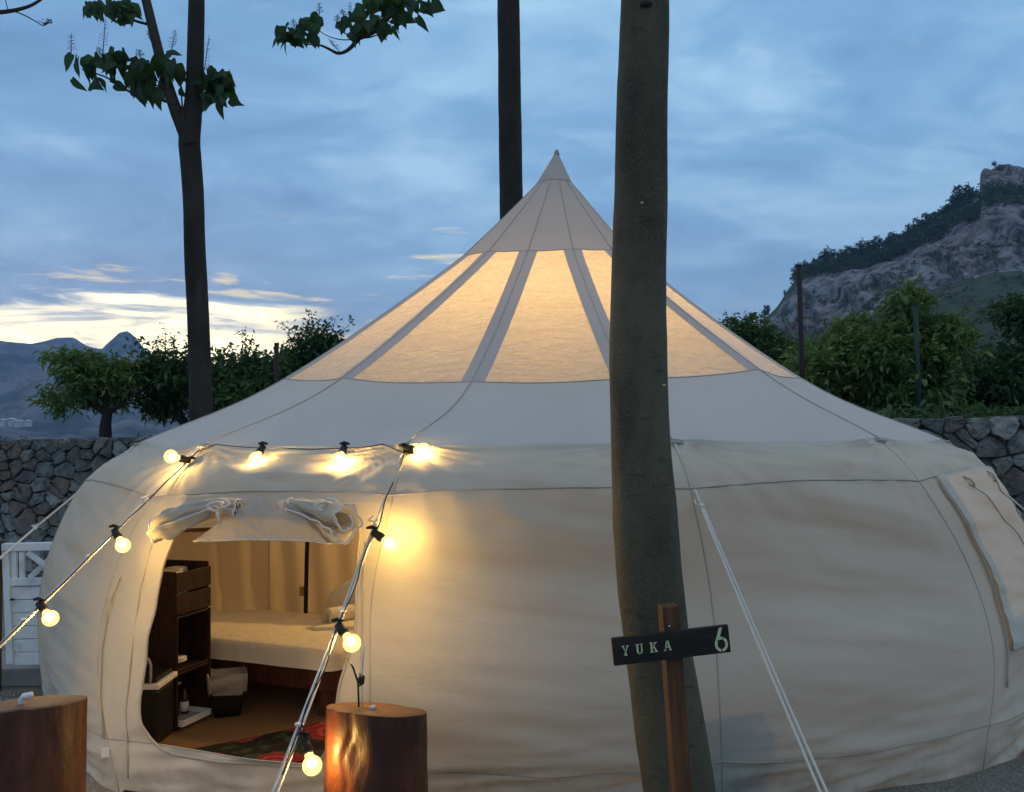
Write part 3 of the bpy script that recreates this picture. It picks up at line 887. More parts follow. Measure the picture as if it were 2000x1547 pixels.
# zips that run beside the opening
for pxs in ([(300, 1055), (274, 1150), (258, 1270), (247, 1388), (247, 1460), (250, 1520)], [(716, 1060), (709, 1180), (706, 1300), (704, 1400), (690, 1470)]):
    MB().tube([tent_pt(DOOR, *inv_tent(DOOR, *p), .003) for p in pxs], .004, 6).make('door_zip', M_seam, tent)
MB().tube([tent_pt(-3, *inv_tent(-3, *p, .95, 5.5), .012) for p in ((238, 1128), (217, 1180), (202, 1270), (199, 1360), (208, 1440))], .006, 6).make('door_zip', M_seam, tent)
p = tent_pt(DOOR, *inv_tent(DOOR, 209, 1471, .0, 6.3), .012); MB().box(p, (.014, .006, 0), (0, .002, 0), (0, 0, .02)).make('care_label', M_white, tent, False)
p0 = tent_pt(DOOR, *inv_tent(DOOR, 221, 1160, .02, 5), .03)
MB().add([p0, p0 + Vector((.012, 0, -.06)), p0 + Vector((-.02, -.01, -.14)), p0 + Vector((.015, -.01, -.145)), p0 + Vector((.03, -.005, -.07))], [(0, 1, 2), (0, 4, 1), (1, 3, 2), (1, 4, 3)]).make('tie_strap', M_flap, tent)


# rolled and draped door flap
def door_y(px): return 4.02 + (px - 300) / 465 * (3.44 - 4.02)


def dpt(px, py, off=0.0): return at(px, py, door_y(px) - .05 - off)


top = [(448, 1006), (476, 984), (510, 969), (540, 978), (566, 974), (600, 972), (630, 985), (660, 1000)]
bot = [(378, 1057), (420, 1056), (470, 1054), (520, 1054), (565, 1055), (610, 1057), (640, 1062), (668, 1060)]
v = []; f = []; NU, NVv = 90, 32
for j in range(NVv + 1):
    t = j / NVv
    for i in range(NU + 1):
        s = i / NU * 7; k = min(int(s), 6); w = s - k
        a = Vector(top[k]).lerp(Vector(top[k + 1]), w); b = Vector(bot[k]).lerp(Vector(bot[k + 1]), w); q = a.lerp(b, t)
        x_ = i / NU; o = .030 * math.sin(x_ * 15 - t * 2.6) * (1 - .6 * t) * (.3 + x_) + .02 * math.sin(t * 3) + .030 * abs(noise.noise(Vector((x_ * 7 - t * 2.4, t * 1.3, 2)))) + .010 * noise.noise(Vector((x_ * 22 - t * 5, t * 5, 0)))
        v.append(dpt(q.x, q.y, .05 + o))
for j in range(NVv):
    for i in range(NU):
        k = j * (NU + 1) + i; f.append((k, k + 1, k + NU + 2, k + NU + 1))
link('door_flap', mesh('door_flap', v, f, M_flap), tent)
MB().tube(v[-(NU + 1):], .004, 5).make('flap_piping', M_rope, tent)


def roll(name, path, rads, turns, mat, seed, crumple=.25):
    """canvas rolled up along a path; the cross-section is a spiral"""
    v = []; f = []; n = 84; pp = []; rd = []
    for i in range(len(path) - 1):
        for t in (0, .2, .4, .6, .8): pp.append(cat(path[max(i - 1, 0)], path[i], path[i + 1], path[min(i + 2, len(path) - 1)], t)); rd.append(rads[i] + (rads[i + 1] - rads[i]) * t)
    pp.append(path[-1]); rd.append(rads[-1]); path, rads = pp, rd; m = len(path)
    for i, p in enumerate(path):
        d = (path[min(i + 1, m - 1)] - path[max(i - 1, 0)]).normalized(); w = d.cross(Vector((0, 0, 1))).normalized(); h = w.cross(d)
        for k in range(n):
            t = k / (n - 1); a = t * turns * 2 * PI + seed; r = rads[i] * (.30 + .70 * t) * (1 + crumple * noise.noise(Vector((math.cos(a) * 1.4 + seed, math.sin(a) * 1.4, i * .16 + t * turns))) + .22 * noise.noise(Vector((a * 2.3, i * .11 + seed, t * 2))) + .07 * noise.noise(Vector((a * 6, i * .5, seed))))
            v.append(p + w * (math.cos(a) * r * .85) + h * (math.sin(a) * r))
    for i in range(m - 1):
        for k in range(n - 1):
            q = i * n + k; f.append((q, q + 1, q + n + 1, q + n))
    MB().tube(v[:n], .0045, 5).make('flap_piping', M_rope, tent); MB().tube(v[-n:], .0045, 5).make('flap_piping', M_rope, tent)
    MB().tube([v[i * n + n - 1] for i in range(m)], .004, 5).make('flap_piping', M_rope, tent)
    return link(name, mesh(name, v, f, mat), tent)


pa = [dpt(306, 1034, .10), dpt(322, 1022, .12), dpt(345, 1014, .12), dpt(372, 1004, .11), dpt(400, 994, .09), dpt(424, 985, .07), dpt(444, 988, .07), dpt(466, 990, .06)]
roll('flap_roll', pa, [.060, .068, .066, .060, .050, .030, .038, .046], 1.9, M_flap, .4, .5)
pb = [dpt(566, 984, .06), dpt(600, 990, .07), dpt(626, 998, .09), dpt(646, 1006, .13), dpt(662, 1012, .19), dpt(676, 1016, .26)]
roll('flap_roll', pb, [.028, .040, .052, .064, .074, .078], 1.55, M_flap, 2.2, .38)
for px, py in ((430, 984), (640, 984)):
    c = dpt(px, py, .12)
    m = MB(); m.ball(c, .018, 10, 6, (1, .8, .8))
    for q in range(2):
        lp = [c + Vector((math.sin(t) * .045 * (1 if q else -1), -.02, math.cos(t) * .018 - .01 + .012 * q)) for t in [PI * k / 8 for k in range(9)]]
        m.tube(lp, .006, 6)
    m.tube([c, c + Vector((-.004, -.02, -.04)), c + Vector((.006, -.015, -.085))], [.008, .009, .006], 6)
    m.make('flap_tie', M_rope, tent)

# back-wall stand-in seen through the door, groundsheet, king pole
def curt(px, z, Yb=5.62):
    x = at(px, 1100, Yb).x; y = Yb + .10 * math.sin((px - 300) / 420 * PI) + .012 * math.sin(px * .11 + z * 2) + .008 * noise.noise(Vector((px * .03, z * 5, 0)))
    return Vector((x, y, z))


cu = tag(bpy.data.objects.new('wall_stand_in', None), 'cream canvas curtain standing in for the back wall behind the bed', 'curtain'); COL.objects.link(cu); cu.location = curt(500, .02)  # added sheet in place of the tent's own back wall
def cpanel(nm, p0, p1, nu):
    v = [curt(p0 + (p1 - p0) * i / nu, .02 + .87 * j / 20) for j in range(21) for i in range(nu + 1)]
    f = [(j * (nu + 1) + i, j * (nu + 1) + i + 1, (j + 1) * (nu + 1) + i + 1, (j + 1) * (nu + 1) + i) for j in range(20) for i in range(nu)]
    return link(nm, mesh(nm, v, f, M_curtain), cu)


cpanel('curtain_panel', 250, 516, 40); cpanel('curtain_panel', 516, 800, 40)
MB().tube([curt(516, .02 + .087 * j) - Vector((0, .004, 0)) for j in range(11)], .005, 6).make('curtain_seam', M_seam, cu)
MB().tube([curt(250 + 550 * i / 30, .90) for i in range(31)], .012, 8).make('curtain_rail', M_brown, cu)
m = MB()
for j in range(8): m.bar(curt(589 - j * .9 + 8, .88 - .078 * j) - Vector((0, .010, 0)), curt(589 - (j + 1) * .9 + 8, .88 - .078 * (j + 1)) - Vector((0, .010, 0)), .026, .005, (0, 1, 0))
m.make('zip_gap_strip', M_gap, cu, False)  # dark strip standing in for the open gap of the rear zip
c = curt(584, .49) - Vector((0, .016, 0)); MB().box(c, (.016, 0, 0), (0, .004, 0), (0, 0, .03)).make('strap_loop', M_tan, cu, False)
gs = [(CX, CY, .008)] + [ridge(k, 6.97) + Vector((0, 0, .0)) for k in range(-7, 7)]
gs = [gs[0]] + [Vector((CX + (q.x - CX) * .975, CY + (q.y - CY) * .975, .008)) for q in gs[1:]]
link('groundsheet', mesh('groundsheet', gs, [(0, 1 + k, 1 + (k + 1) % 14) for k in range(14)], M_floor, False), tent)
MB().tube([(CX, CY, .01), APEX - Vector((0, 0, .05))], .022, 12).make('king_pole', M_brown, tent)

# window flap hanging on the panel to the right, with its two toggles
fl_ = patch('window_flap', 1, .115, .945, 4.005, 5.95, M_lit_flap, 44, 80, .014)
for vtx in fl_.data.vertices:
    c_ = vtx.co; rr__ = Vector((c_.x - CX, c_.y - CY, 0)).normalized(); h_ = max(0, 1.25 - c_.z)
    vtx.co = c_ + rr__ * (.006 + .016 * abs(noise.noise(Vector((c_.x * 3 + c_.z * 4, c_.z * 9, 3)))) * min(1, h_ * 4) + .020 * max(0, h_ - .35) ** 1.2)
for a_, b_ in (((.30, 4.2), (.86, 5.3)), ((.58, 4.15), (.90, 4.8))):
    MB().tube([tent_pt(1, a_[0] + (b_[0] - a_[0]) * i / 14, a_[1] + (b_[1] - a_[1]) * i / 14, .030 + .006 * math.sin(i)) for i in range(15)], .0035, 5).make('flap_strap', M_seam, tent)
m = MB(); m.tube([tent_pt(1, .13 + .8 * i / 12, 5.95, .018) for i in range(13)], .010, 6); m.make('flap_hem', M_seam, tent)
for s in (.30, .62):
    c = tent_pt(1, s, 4.10, .02); d = tent_pt(1, s + .07, 4.24, .02); m = MB()
    m.tube([c, c.lerp(d, .35) + Vector((.008, -.014, .006)), c.lerp(d, .7) + Vector((.008, -.014, .002)), d], .0045, 6)
    m.tube([d, d.lerp(c, .4) + Vector((-.008, -.006, -.002)), c], .004, 6); m.make('flap_loop', M_seam, tent)
m = MB().tube([tent_pt(1, .11 - .015 * i / 14, 4.1 + 2.2 * i / 14, .012) for i in range(15)], .005, 6); m.make('window_zip', M_seam, tent)
for k in (-3, -2, -1, 0, 1, 2):                       # webbing loops at the eave corners
    c = RN[k][3]; o = Vector((c.x - CX, c.y - CY, 0)).normalized(); t = o.cross(Vector((0, 0, 1)))
    m = MB().tube([c + t * .03 * math.cos(a) + o * (.012 + .022 * math.sin(a)) + Vector((0, 0, -.012)) for a in [PI * i / 8 for i in range(9)]], .006, 6)
    m.box(c + o * .012 + Vector((0, 0, -.014)), t * .045, o * .004, Vector((0, 0, .012))); m.make('guy_loop', M_seam, tent)


# ------------------------------------------------------------------ guy ropes
def sagline(a, b, n=24, sag=.0):
    return [a.lerp(b, i / n) - Vector((0, 0, sag * 4 * (i / n) * (1 - i / n))) for i in range(n + 1)]


def guy(k, pegpx, label, split=.24, gap=.02, start=None, knots=(.45, .62)):
    a = (start or RN[k][3]) + Vector((0, 0, -.015)); o = Vector((a.x - CX, a.y - CY, 0)).normalized(); a = a + o * .03
    b = onz(*pegpx); e = empty('guy_rope', b, label, 'rope', 'guy ropes of the bell tent')
    t = (b - a).normalized(); sd = t.cross(Vector((0, 0, 1))).normalized(); nn = sd.cross(t)
    c = a.lerp(b, split)
    MB().tube(sagline(a, c, 8), .0052, 6).make('cord', M_rope, e)
    MB().tube(sagline(c + nn * .0 + sd * .004, b + sd * gap, 20, .01), .0046, 6).make('cord', M_rope, e)
    MB().tube(sagline(c - sd * .004, b - sd * gap, 20, .014), .0046, 6).make('cord', M_rope, e)
    m = MB(); m.ball(c, .012, 8, 6); m.tube([c + nn * .0, c + sd * .03 + nn * .012, c + sd * .022 - t * .03], .0035, 6); m.make('knot', M_rope, e)
    for q in knots:
        p = a.lerp(b, q); MB().tube([p - sd * .014, p - sd * .005, p + sd * .005, p + sd * .014], [.006, .0075, .0075, .006], 8).make('tensioner', M_white, e)
    MB().tube([b + Vector((0, 0, .05)), b - Vector((0, 0, .12))], .006, 6).make('peg', M_metal, e)
    return a, b


gA = guy(-2, (-600, 1838), 'guy rope on the left of the door carrying the light string', .16, .012, knots=(.16, .31, .46, .62))
gB = guy(-3, (-560, 1552), 'guy rope running over the white gate from the leftmost eave corner', .30, .02, knots=(.55,))
gC = guy(-1, (389, 1930), 'guy rope on the right of the door, ending beside the cracked log', .20, .010, knots=(.40, .62, .80))
gD = guy(0, (1776, 1930), 'white double guy rope running down to the right of the sign', .17, .016, knots=())
gE = guy(2, (2330, 1290), 'guy rope from the far right eave corner above the window flap', .3, .02)

# ------------------------------------------------------------------ string of bulbs
ls = empty('string_light', RN[-2][3], 'string of lit round bulbs framing the open tent door', 'string lights')
LINE_A = lambda q: gA[0].lerp(gA[1], q) + Vector((.012, -.012, .004))
LINE_C = lambda q: gC[0].lerp(gC[1], q) + Vector((.012, -.012, .004))
eaveA, eaveC = RN[-2][3] + Vector((.0, -.07, -.01)), RN[-1][3] + Vector((-.01, -.08, -.015))


def find(line, px):
    return min((i / 400 for i in range(401)), key=lambda q: abs(project(line(q)).x - px))


EP = [(430, 878), (475, 884), (510, 888), (560, 891), (615, 892), (668, 890), (710, 886), (755, 881)]
EPp = [tent_pt(DOOR, *inv_tent(DOOR, *p, .5, 3.2), .045) for p in EP]
mid = []
for i in range(len(EPp) - 1):
    for t in (0, .25, .5, .75): mid.append(cat(EPp[max(i - 1, 0)], EPp[i], EPp[i + 1], EPp[min(i + 2, len(EPp) - 1)], t))
mid.append(EPp[-1])
cab = [LINE_A(q) + Vector((0, 0, -.006 * abs(math.sin(q * 30)))) for q in [1 - i / 70 for i in range(70)]] + mid + [LINE_C(.02 + i * .012) + Vector((.006 * math.sin(i * .5), -.004, .003 * math.sin(i * .7))) for i in range(58)]
MB().tube(cab, .0027, 6).make('cable', M_cable, ls)


def bulb(base, tip, r=.032):
    """socket from the cable point, glass globe towards tip"""
    base, tip = Vector(base), Vector(tip); d = (tip - base).normalized(); s = base - d * .012
    so_ = MB().lathe(s, d, [(0, .008), (.003, .0145), (.03, .016), (.036, .018), (.050, .0172), (.054, .014)], 14)
    so_.tube([s + Vector((-.02, 0, .012)), s + Vector((.0, -.004, .016)), s + Vector((.022, 0, .01))], [.005, .008, .005], 8)
    so_ = so_.make('socket', M_cable, ls)
    c = s + d * (.052 + r * 1.02)
    mb = MB().lathe(s + d * .05, d, [(0, .013), (.010, .015)] + [(.010 + r * (1 - math.cos(a)) * .985, max(.015 if a < 1 else 0, r * math.sin(a))) for a in [PI * i / 12 for i in range(2, 13)]], 18)
    mb.make('bulb', M_bulb, so_)
    f = MB().ball(c - d * .002, .0155, 12, 8, (1, 1, 1)); f.make('filament', M_fil, so_)
    return c


for spx, bpx in (((78, 1206), (95, 1228)), ((224, 1052), (236, 1072))):
    q = find(LINE_A, spx[0]); b = LINE_A(q); d = project(b); t = at(bpx[0], bpx[1] + (d.y - spx[1]), b.y - .02); bulb(b, t)
q = find(LINE_A, 368); b = LINE_A(q); t = at(340, project(b).y - 6, b.y - .03); bulb(b, t)
for px, bx in ((508, 496), (669, 660)):
    b = min(mid, key=lambda p: abs(project(p).x - px)); b = Vector(b); bulb(b, at(bx, project(b).y + 30, b.y - .085))
for px, dpx, dy in ((793, 36, 4), (731, 34, 24), (662, 20, 26), (590, 12, 40)):
    q = find(LINE_C, px); b = LINE_C(q)
    if dpx == 12:
        MB().tube([b, b + Vector((.01, 0, -.02)), b + Vector((.012, -.01, -.06))], .003, 6).make('cable', M_cable, ls); b = b + Vector((.012, -.01, -.05))
    p = project(b); bulb(b, at(p.x + dpx, p.y + dy, b.y + (.0 if dpx == 34 else -.025)))
for q in (.62,):                                  # the string goes on down the left guy rope
    b = LINE_A(q); bulb(b, b + Vector((.03, -.02, -.05)))

# ------------------------------------------------------------------ inside the tent
def wbox(parent, name, c, hx, hy, hz, ang, mat, bev=.003):
    ca, sa = math.cos(ang), math.sin(ang)
    return MB().box(c, (hx * ca, hx * sa, 0), (-hy * sa, hy * ca, 0), (0, 0, hz)).make(name, mat, parent, False, bev)


# ceiling lamp
lp = Vector((CX + .03, CY - .10, 1.78))
e = empty('pendant_lamp', lp, 'warm lit pendant lamp hanging under the tent peak', 'lamp')
MB().tube([lp + Vector((0, 0, .06)), APEX - Vector((0, -.0, .3))], .004, 6).make('lamp_cord', M_cable, e)
MB().lathe(lp + Vector((0, 0, .05)), (0, 0, 1), [(0, .02), (.05, .02), (.06, .008)], 10).make('lamp_socket', M_cable, e)
MB().ball(lp, .055, 16, 10).make('lamp_bulb', M_lamp, e)

# crates: open face turned towards the bed
P0, P1 = onz(345, 1433), onz(412, 1401)
ax = (P1 - P0); CW = ax.length; ax.normalize(); nx = Vector((-ax.y, ax.x, 0))         # nx points away from the open face
if nx.x > 0: nx = -nx
UPZ = Vector((0, 0, 1))


def crate(z0, depth, h, upright, label):
    """slatted box, width CW along ax, depth along nx, open at the front (or at the top)"""
    c0 = P0 + UPZ * z0; e = empty('wooden_crate', c0, label, 'crate', 'dark slatted crates piled inside the door')
    t = .012
    def slab(a0, a1, d0, d1, b0, b1, nm='slat'):
        c = c0 + ax * (a0 + a1) / 2 + nx * (d0 + d1) / 2 + UPZ * (b0 + b1) / 2
        MB().box(c, ax * (a1 - a0) / 2, nx * (d1 - d0) / 2, UPZ * (b1 - b0) / 2).make(nm, M_crate, e, False, .002)
    if not upright:
        slab(0, t, 0, depth, 0, h, 'side_board'); slab(CW - t, CW, 0, depth, 0, h, 'side_board')
        for k in range(3):
            d0 = depth * k / 3 + .006; d1 = depth * (k + 1) / 3 - .006
            slab(t + .001, CW - t - .001, d0, d1, 0.001, t); slab(t + .001, CW - t - .001, d0, d1, h - t, h - .001)
        for k in range(3): slab(t + .001 + (CW - 2 * t) * k / 3 + .014, t + (CW - 2 * t) * (k + 1) / 3 - .014, depth - t, depth - .001, t + .002, h - t - .002)
    else:
        for k in range(2):
            b0 = h * k / 2 + .006; b1 = h * (k + 1) / 2 - .006
            slab(0, CW, 0, t, b0, b1); slab(0, CW, depth - t, depth, b0, b1)
        slab(.001, t, t + .001, depth - t - .001, 0, h, 'end_board'); slab(CW - t, CW - .001, t + .001, depth - t - .001, 0, h + .02, 'end_board')
        for k in range(3): slab(t + .001 + (CW - 2 * t) * k / 3 + .004, t + (CW - 2 * t) * (k + 1) / 3 - .004, t + .001, depth - t - .001, 0.001, t)
    return c0


crate(.012, .36, .285, False, 'lowest dark crate of the pile, open to the bed with a tray in it')
crate(.299, .36, .285, False, 'middle dark crate of the pile with white plates standing in it')
crate(.586, .36, .225, True, 'topmost dark crate of the pile, open at the top with boxes in it')
cc = lambda a, d, z: P0 + ax * a + nx * d + UPZ * z
# what stands in them
e = cc(.10, .10, .326); m = MB()
for k in range(3): m.lathe(e + UPZ * (-.0 + k * .008), UPZ, [(0, .035), (.003, .05), (.009, .062)], 18)
tag(m.make('plate_stack', M_white), 'small stack of white plates in the middle crate', 'plates')
e = empty('spray_bottle', cc(.13, .13, .026), 'clear bottle with white pump in the lowest crate', 'bottle')
MB().lathe(cc(.13, .13, .026), UPZ, [(0, .028), (.09, .03), (.12, .02), (.135, .010)], 14).make('bottle_body', M_glassd, e)
MB().lathe(cc(.13, .13, .161), UPZ, [(0, .012), (.02, .012), (.024, .005), (.04, .005)], 10).box(cc(.15, .12, .20), ax * .02, nx * .006, UPZ * .006).make('pump', M_white, e)
e = empty('cleaning_bottle', cc(.19, .11, .026), 'slim bottle with pale label beside the pump bottle', 'bottle')
MB().lathe(cc(.19, .11, .026), UPZ, [(0, .022), (.10, .022), (.12, .010), (.14, .009)], 14).make('bottle_body', M_cola, e)
MB().lathe(cc(.19, .11, .05), UPZ, [(0, .0225), (.05, .0225)], 14).make('bottle_label', M_white, e)
e = empty('basket_tray', cc(.14, .02, .026), 'white plastic tray with a grid floor in the lowest crate', 'tray')
MB().box(cc(.13, .06, .030), ax * .11, nx * .075, UPZ * .003).make('tray_floor', M_white, e, False)
m = MB()
for sx in (-1, 1): m.box(cc(.13 + sx * .108, .06, .042), ax * .004, nx * .079, UPZ * .015); m.box(cc(.13, .06 + sx * .077, .042), ax * .104, nx * .004, UPZ * .015)
m.make('tray_rim', M_white, e, False)
m = MB()
for k in range(9): m.box(cc(.04 + k * .0225, .06, .0345), ax * .004, nx * .07, UPZ * .0015)
m.make('tray_grid', M_grey, e, False)
for a, d, w, hh, lab in ((.07, .10, .05, .055, 'white carton lying in the left of the topmost crate'), (.18, .16, .045, .05, 'cream carton lying in the right of the topmost crate')):
    e = empty('carton', cc(a, d, .60), lab, 'box'); MB().box(cc(a, d, .60 + .10), ax * w, nx * .04, UPZ * .10).make('carton_body', M_white, e, False, .003)
    MB().box(cc(a, d, .803), ax * w * .96, nx * .037, UPZ * .0025).make('carton_lid', M_flap, e, False)

# cool box with a hoop handle
q0 = onz(327, 1452); e = empty('cool_box', q0, 'black cool box with white rim and grey hoop handle inside the door', 'cool box')
cb = q0 + Vector((-.15, .02, 0)); h = .275
v = []; f = []
m = MB(); m.box(cb + UPZ * (h / 2 + .012), (.135, 0, 0), (0, .11, 0), UPZ * (h / 2)); m.make('box_body', M_black, e, False, .02)
MB().box(cb + UPZ * (h + .026), (.147, 0, 0), (0, .122, 0), UPZ * .013).make('box_rim', M_white, e, False, .006)
MB().box(cb + UPZ * (h + .052), (.13, 0, 0), (0, .105, 0), UPZ * .012).make('box_lid', M_black, e, False, .01)
hd = [cb + Vector((.10 * math.copysign(min(1, abs(math.cos(a)) * 1.25), math.cos(a)), -.10, h + .03 + .14 * min(1, math.sin(a) * 1.25))) for a in [PI * i / 16 for i in range(17)]]
MB().tube(hd, .007, 8).make('handle', M_grey, e)
e = empty('wine_bottle', cb + Vector((.02, .19, .0)), 'dark bottle with a small pale label behind the cool box', 'bottle')
bb = cb + Vector((.035, .19, .012)); MB().lathe(bb + UPZ * .26, UPZ, [(0, .03), (.16, .03), (.20, .012), (.27, .011), (.275, .013)], 16).make('bottle_body', M_glassd, e)
MB().lathe(bb, UPZ, [(0, .06), (.255, .055)], 12).make('bottle_stand', M_crate, e)
MB().lathe(bb + UPZ * .30, UPZ, [(0, .0305), (.05, .0305)], 16).make('bottle_label', M_white, e)

# waste bin
q0 = onz(444, 1398); e = empty('waste_bin', q0, 'black waste bin with a pale liner folded over its rim beside the crates', 'bin')


def rrect(c, hx, hy, r, ang=.3, n=6):
    o = []
    for qx, qy, a0 in ((1, 1, 0), (-1, 1, 90), (-1, -1, 180), (1, -1, 270)):
        for k in range(n): a = R(a0 + 90 * k / (n - 1)); o.append(Vector(((hx - r) * qx + r * math.cos(a), (hy - r) * qy + r * math.sin(a), 0)))
    return [c + Matrix.Rotation(ang, 3, 'Z') @ p for p in o]


def loft(name, rings, mat, parent, cap=True):
    n = len(rings[0]); v = [p for r in rings for p in r]; f = [(i * n + k, i * n + (k + 1) % n, (i + 1) * n + (k + 1) % n, (i + 1) * n + k) for i in range(len(rings) - 1) for k in range(n)]
    if cap: f.append(tuple(reversed(range(n))))
    return link(name, mesh(name, v, f, mat), parent)


loft('bin_body', [rrect(q0 + UPZ * (.012 + z), .068 + .022 * z / .15, .055 + .02 * z / .15, .02) for z in (0, .05, .1, .15, .215)], M_black, e)
lr = [rrect(q0 + UPZ * z, a, b, .025) for z, a, b in ((.135, .094, .08), (.16, .100, .086), (.2, .103, .088), (.232, .104, .089), (.236, .096, .082), (.20, .086, .07), (.10, .07, .055))]
for i, rg in enumerate(lr):
    for k, p in enumerate(rg): p.z += .010 * math.sin(k * 1.3 + i) * (1 if i < 2 else .4); p.x += .004 * math.sin(k * 2.1)
loft('bin_liner', lr, M_liner, e, False)

# bed
zt = .375
bl, br = onz(405, 1246, zt), onz(652, 1272, zt); rr_ = onz(730, 1232, zt); bx = (br - bl).normalized(); by = Vector((-bx.y, bx.x, 0))
if by.y < 0: by = -by
bw, bd = (br - bl).length + .9, .78
bc = bl + Vector((0, 0, 0)); b0 = br - bx * bw
e = empty('bed', (br.x, br.y, 0), 'low wooden bed with white fitted sheet inside the tent', 'bed')
NB = 40; v = []; f = []
prof = [(-.012, -.105), (0, -.07), (.0, -.03), (.012, -.006), (.035, 0)]
rings = []
for ins, dz_ in prof:
    rg = []
    for p in rrect(Vector((0, 0, 0)), bw / 2 - ins, bd / 2 - ins, .07, 0, 8):
        rg.append(p)
    # refine the ring so the sheet can wrinkle
    fine = []
    for i in range(len(rg)):
        a, b = rg[i], rg[(i + 1) % len(rg)]; k = max(1, int((b - a).length / .03))
        fine += [a.lerp(b, t / k) for t in range(k)]
    rings.append(fine)
mn = min(len(r) for r in rings)
rings = [[r[int(i * len(r) / mn)] for i in range(mn)] for r in rings]
cen = br - bx * (bw / 2) + by * (bd / 2); cen.z = zt
rot = Matrix((bx, by, UPZ)).transposed(); out_r = []
for (ins, dz_), rg in zip(prof, rings):
    out_r.append([cen + rot @ (p + Vector((0, 0, dz_)) + p.normalized() * (.010 * noise.noise(Vector((p.x * 9, p.y * 9, dz_ * 12))) + (.006 if dz_ < -.02 else 0))) for p in rg])
n = mn; v = [p for r in out_r for p in r]; f = [(i * n + k, i * n + (k + 1) % n, (i + 1) * n + (k + 1) % n, (i + 1) * n + k) for i in range(len(out_r) - 1) for k in range(n)]
f.append(tuple((len(out_r) - 1) * n + k for k in range(n)))
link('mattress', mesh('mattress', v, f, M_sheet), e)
MB().box(cen + UPZ * (-.165), bx * (bw / 2 - .02), by * (bd / 2 - .02), UPZ * .055).make('bed_frame', M_bedwood, e, False, .005)
for sx in (-1, 1):
    for sy in (-1, 1): MB().box(cen + bx * sx * (bw / 2 - .1) + by * sy * (bd / 2 - .1) + UPZ * (-.295), bx * .045, by * .045, UPZ * .074).make('leg', M_bedwood, e, False, .004)


def swirl(c, axis, r, L, turns, name, label, mat=M_sheet):
    axis = Vector(axis).normalized(); w = axis.cross(UPZ).normalized(); h = w.cross(axis); v = []; f = []; n = 60; m = 9
    for i in range(m):
        for k in range(n):
            t = k / (n - 1); a = t * turns * 2 * PI; q = r * (.15 + .85 * t)
            v.append(c + axis * (L * (i / (m - 1) - .5) + .006 * math.sin(k * .4 + i)) + w * math.cos(a) * q + h * math.sin(a) * q)
    for i in range(m - 1):
        for k in range(n - 1): q = i * n + k; f.append((q, q + 1, q + n + 1, q + n))
    o = link(name, mesh(name, v, f, mat)); s = o.modifiers.new('cloth', 'SOLIDIFY'); s.thickness = .006; return tag(o, label, 'towel')


tw = onz(640, 1204, zt + .045); swirl(tw + Vector((.085, .02, .012)), (1, .85, 0), .048, .22, 3.2, 'rolled_towel', 'white rolled towel lying on the bed, spiral end showing')
o = MB().box(tw + Vector((.08, -.06, -.036)), (.14, .01, 0), (-.01, .10, 0), (0, 0, .010)).make('folded_towel', M_sheet, None, False, .006); tag(o, 'flat folded white towel under the rolled towel', 'towel')
pc = at(672, 1172, tw.y + .16); 
m = MB().ball(pc + Vector((.06, 0, 0)), .2, 20, 12, (1.0, .42, .62), Matrix.Rotation(R(-28), 3, 'Y')); tag(m.make('pillow', M_sheet), 'plump cream pillow leaning at the head of the bed', 'pillow')

# rug by the door
rg = [onz(318, 1474, .016), onz(450, 1448, .016), onz(560, 1425, .016), onz(700, 1394, .016)]
far = rg; d_ = Vector((.10, -1, 0)).normalized(); dep = [max(.25, p.y - 3.50) for p in far]
v = [p for p in far] + [Vector((p.x, max(3.62, p.y - .55), .016)) for p in far]
v += [p - UPZ * .007 for p in v]
f = [(i, i + 1, i + 5, i + 4) for i in range(3)] + [(i + 8, i + 12, i + 13, i + 9) for i in range(3)] + [(0, 8, 9, 1), (1, 9, 10, 2), (2, 10, 11, 3), (0, 4, 12, 8), (3, 11, 15, 7), (4, 5, 13, 12), (5, 6, 14, 13), (6, 7, 15, 14)]
tag(link('rug', mesh('rug', v, f, M_rug, False)), 'dark rug with red flowers on the floor just inside the door', 'rug')
# low table whose shadow falls on the front wall
e = empty('bedside_table', (.80, 3.72, 0), 'low bedside table behind the front wall, seen as a shadow', 'table')
MB().abox(.67, .93, 3.60, 3.85, .42, .45).make('table_top', M_bedwood, e, False, .003)
for x in (.69, .91):
    for y in (3.62, 3.83): MB().abox(x - .018, x + .018, y - .018, y + .018, .01, .42).make('leg', M_bedwood, e, False)
MB().abox(.675, .925, 3.605, 3.845, .05, .40).make('drawer', M_bedwood, e, False)


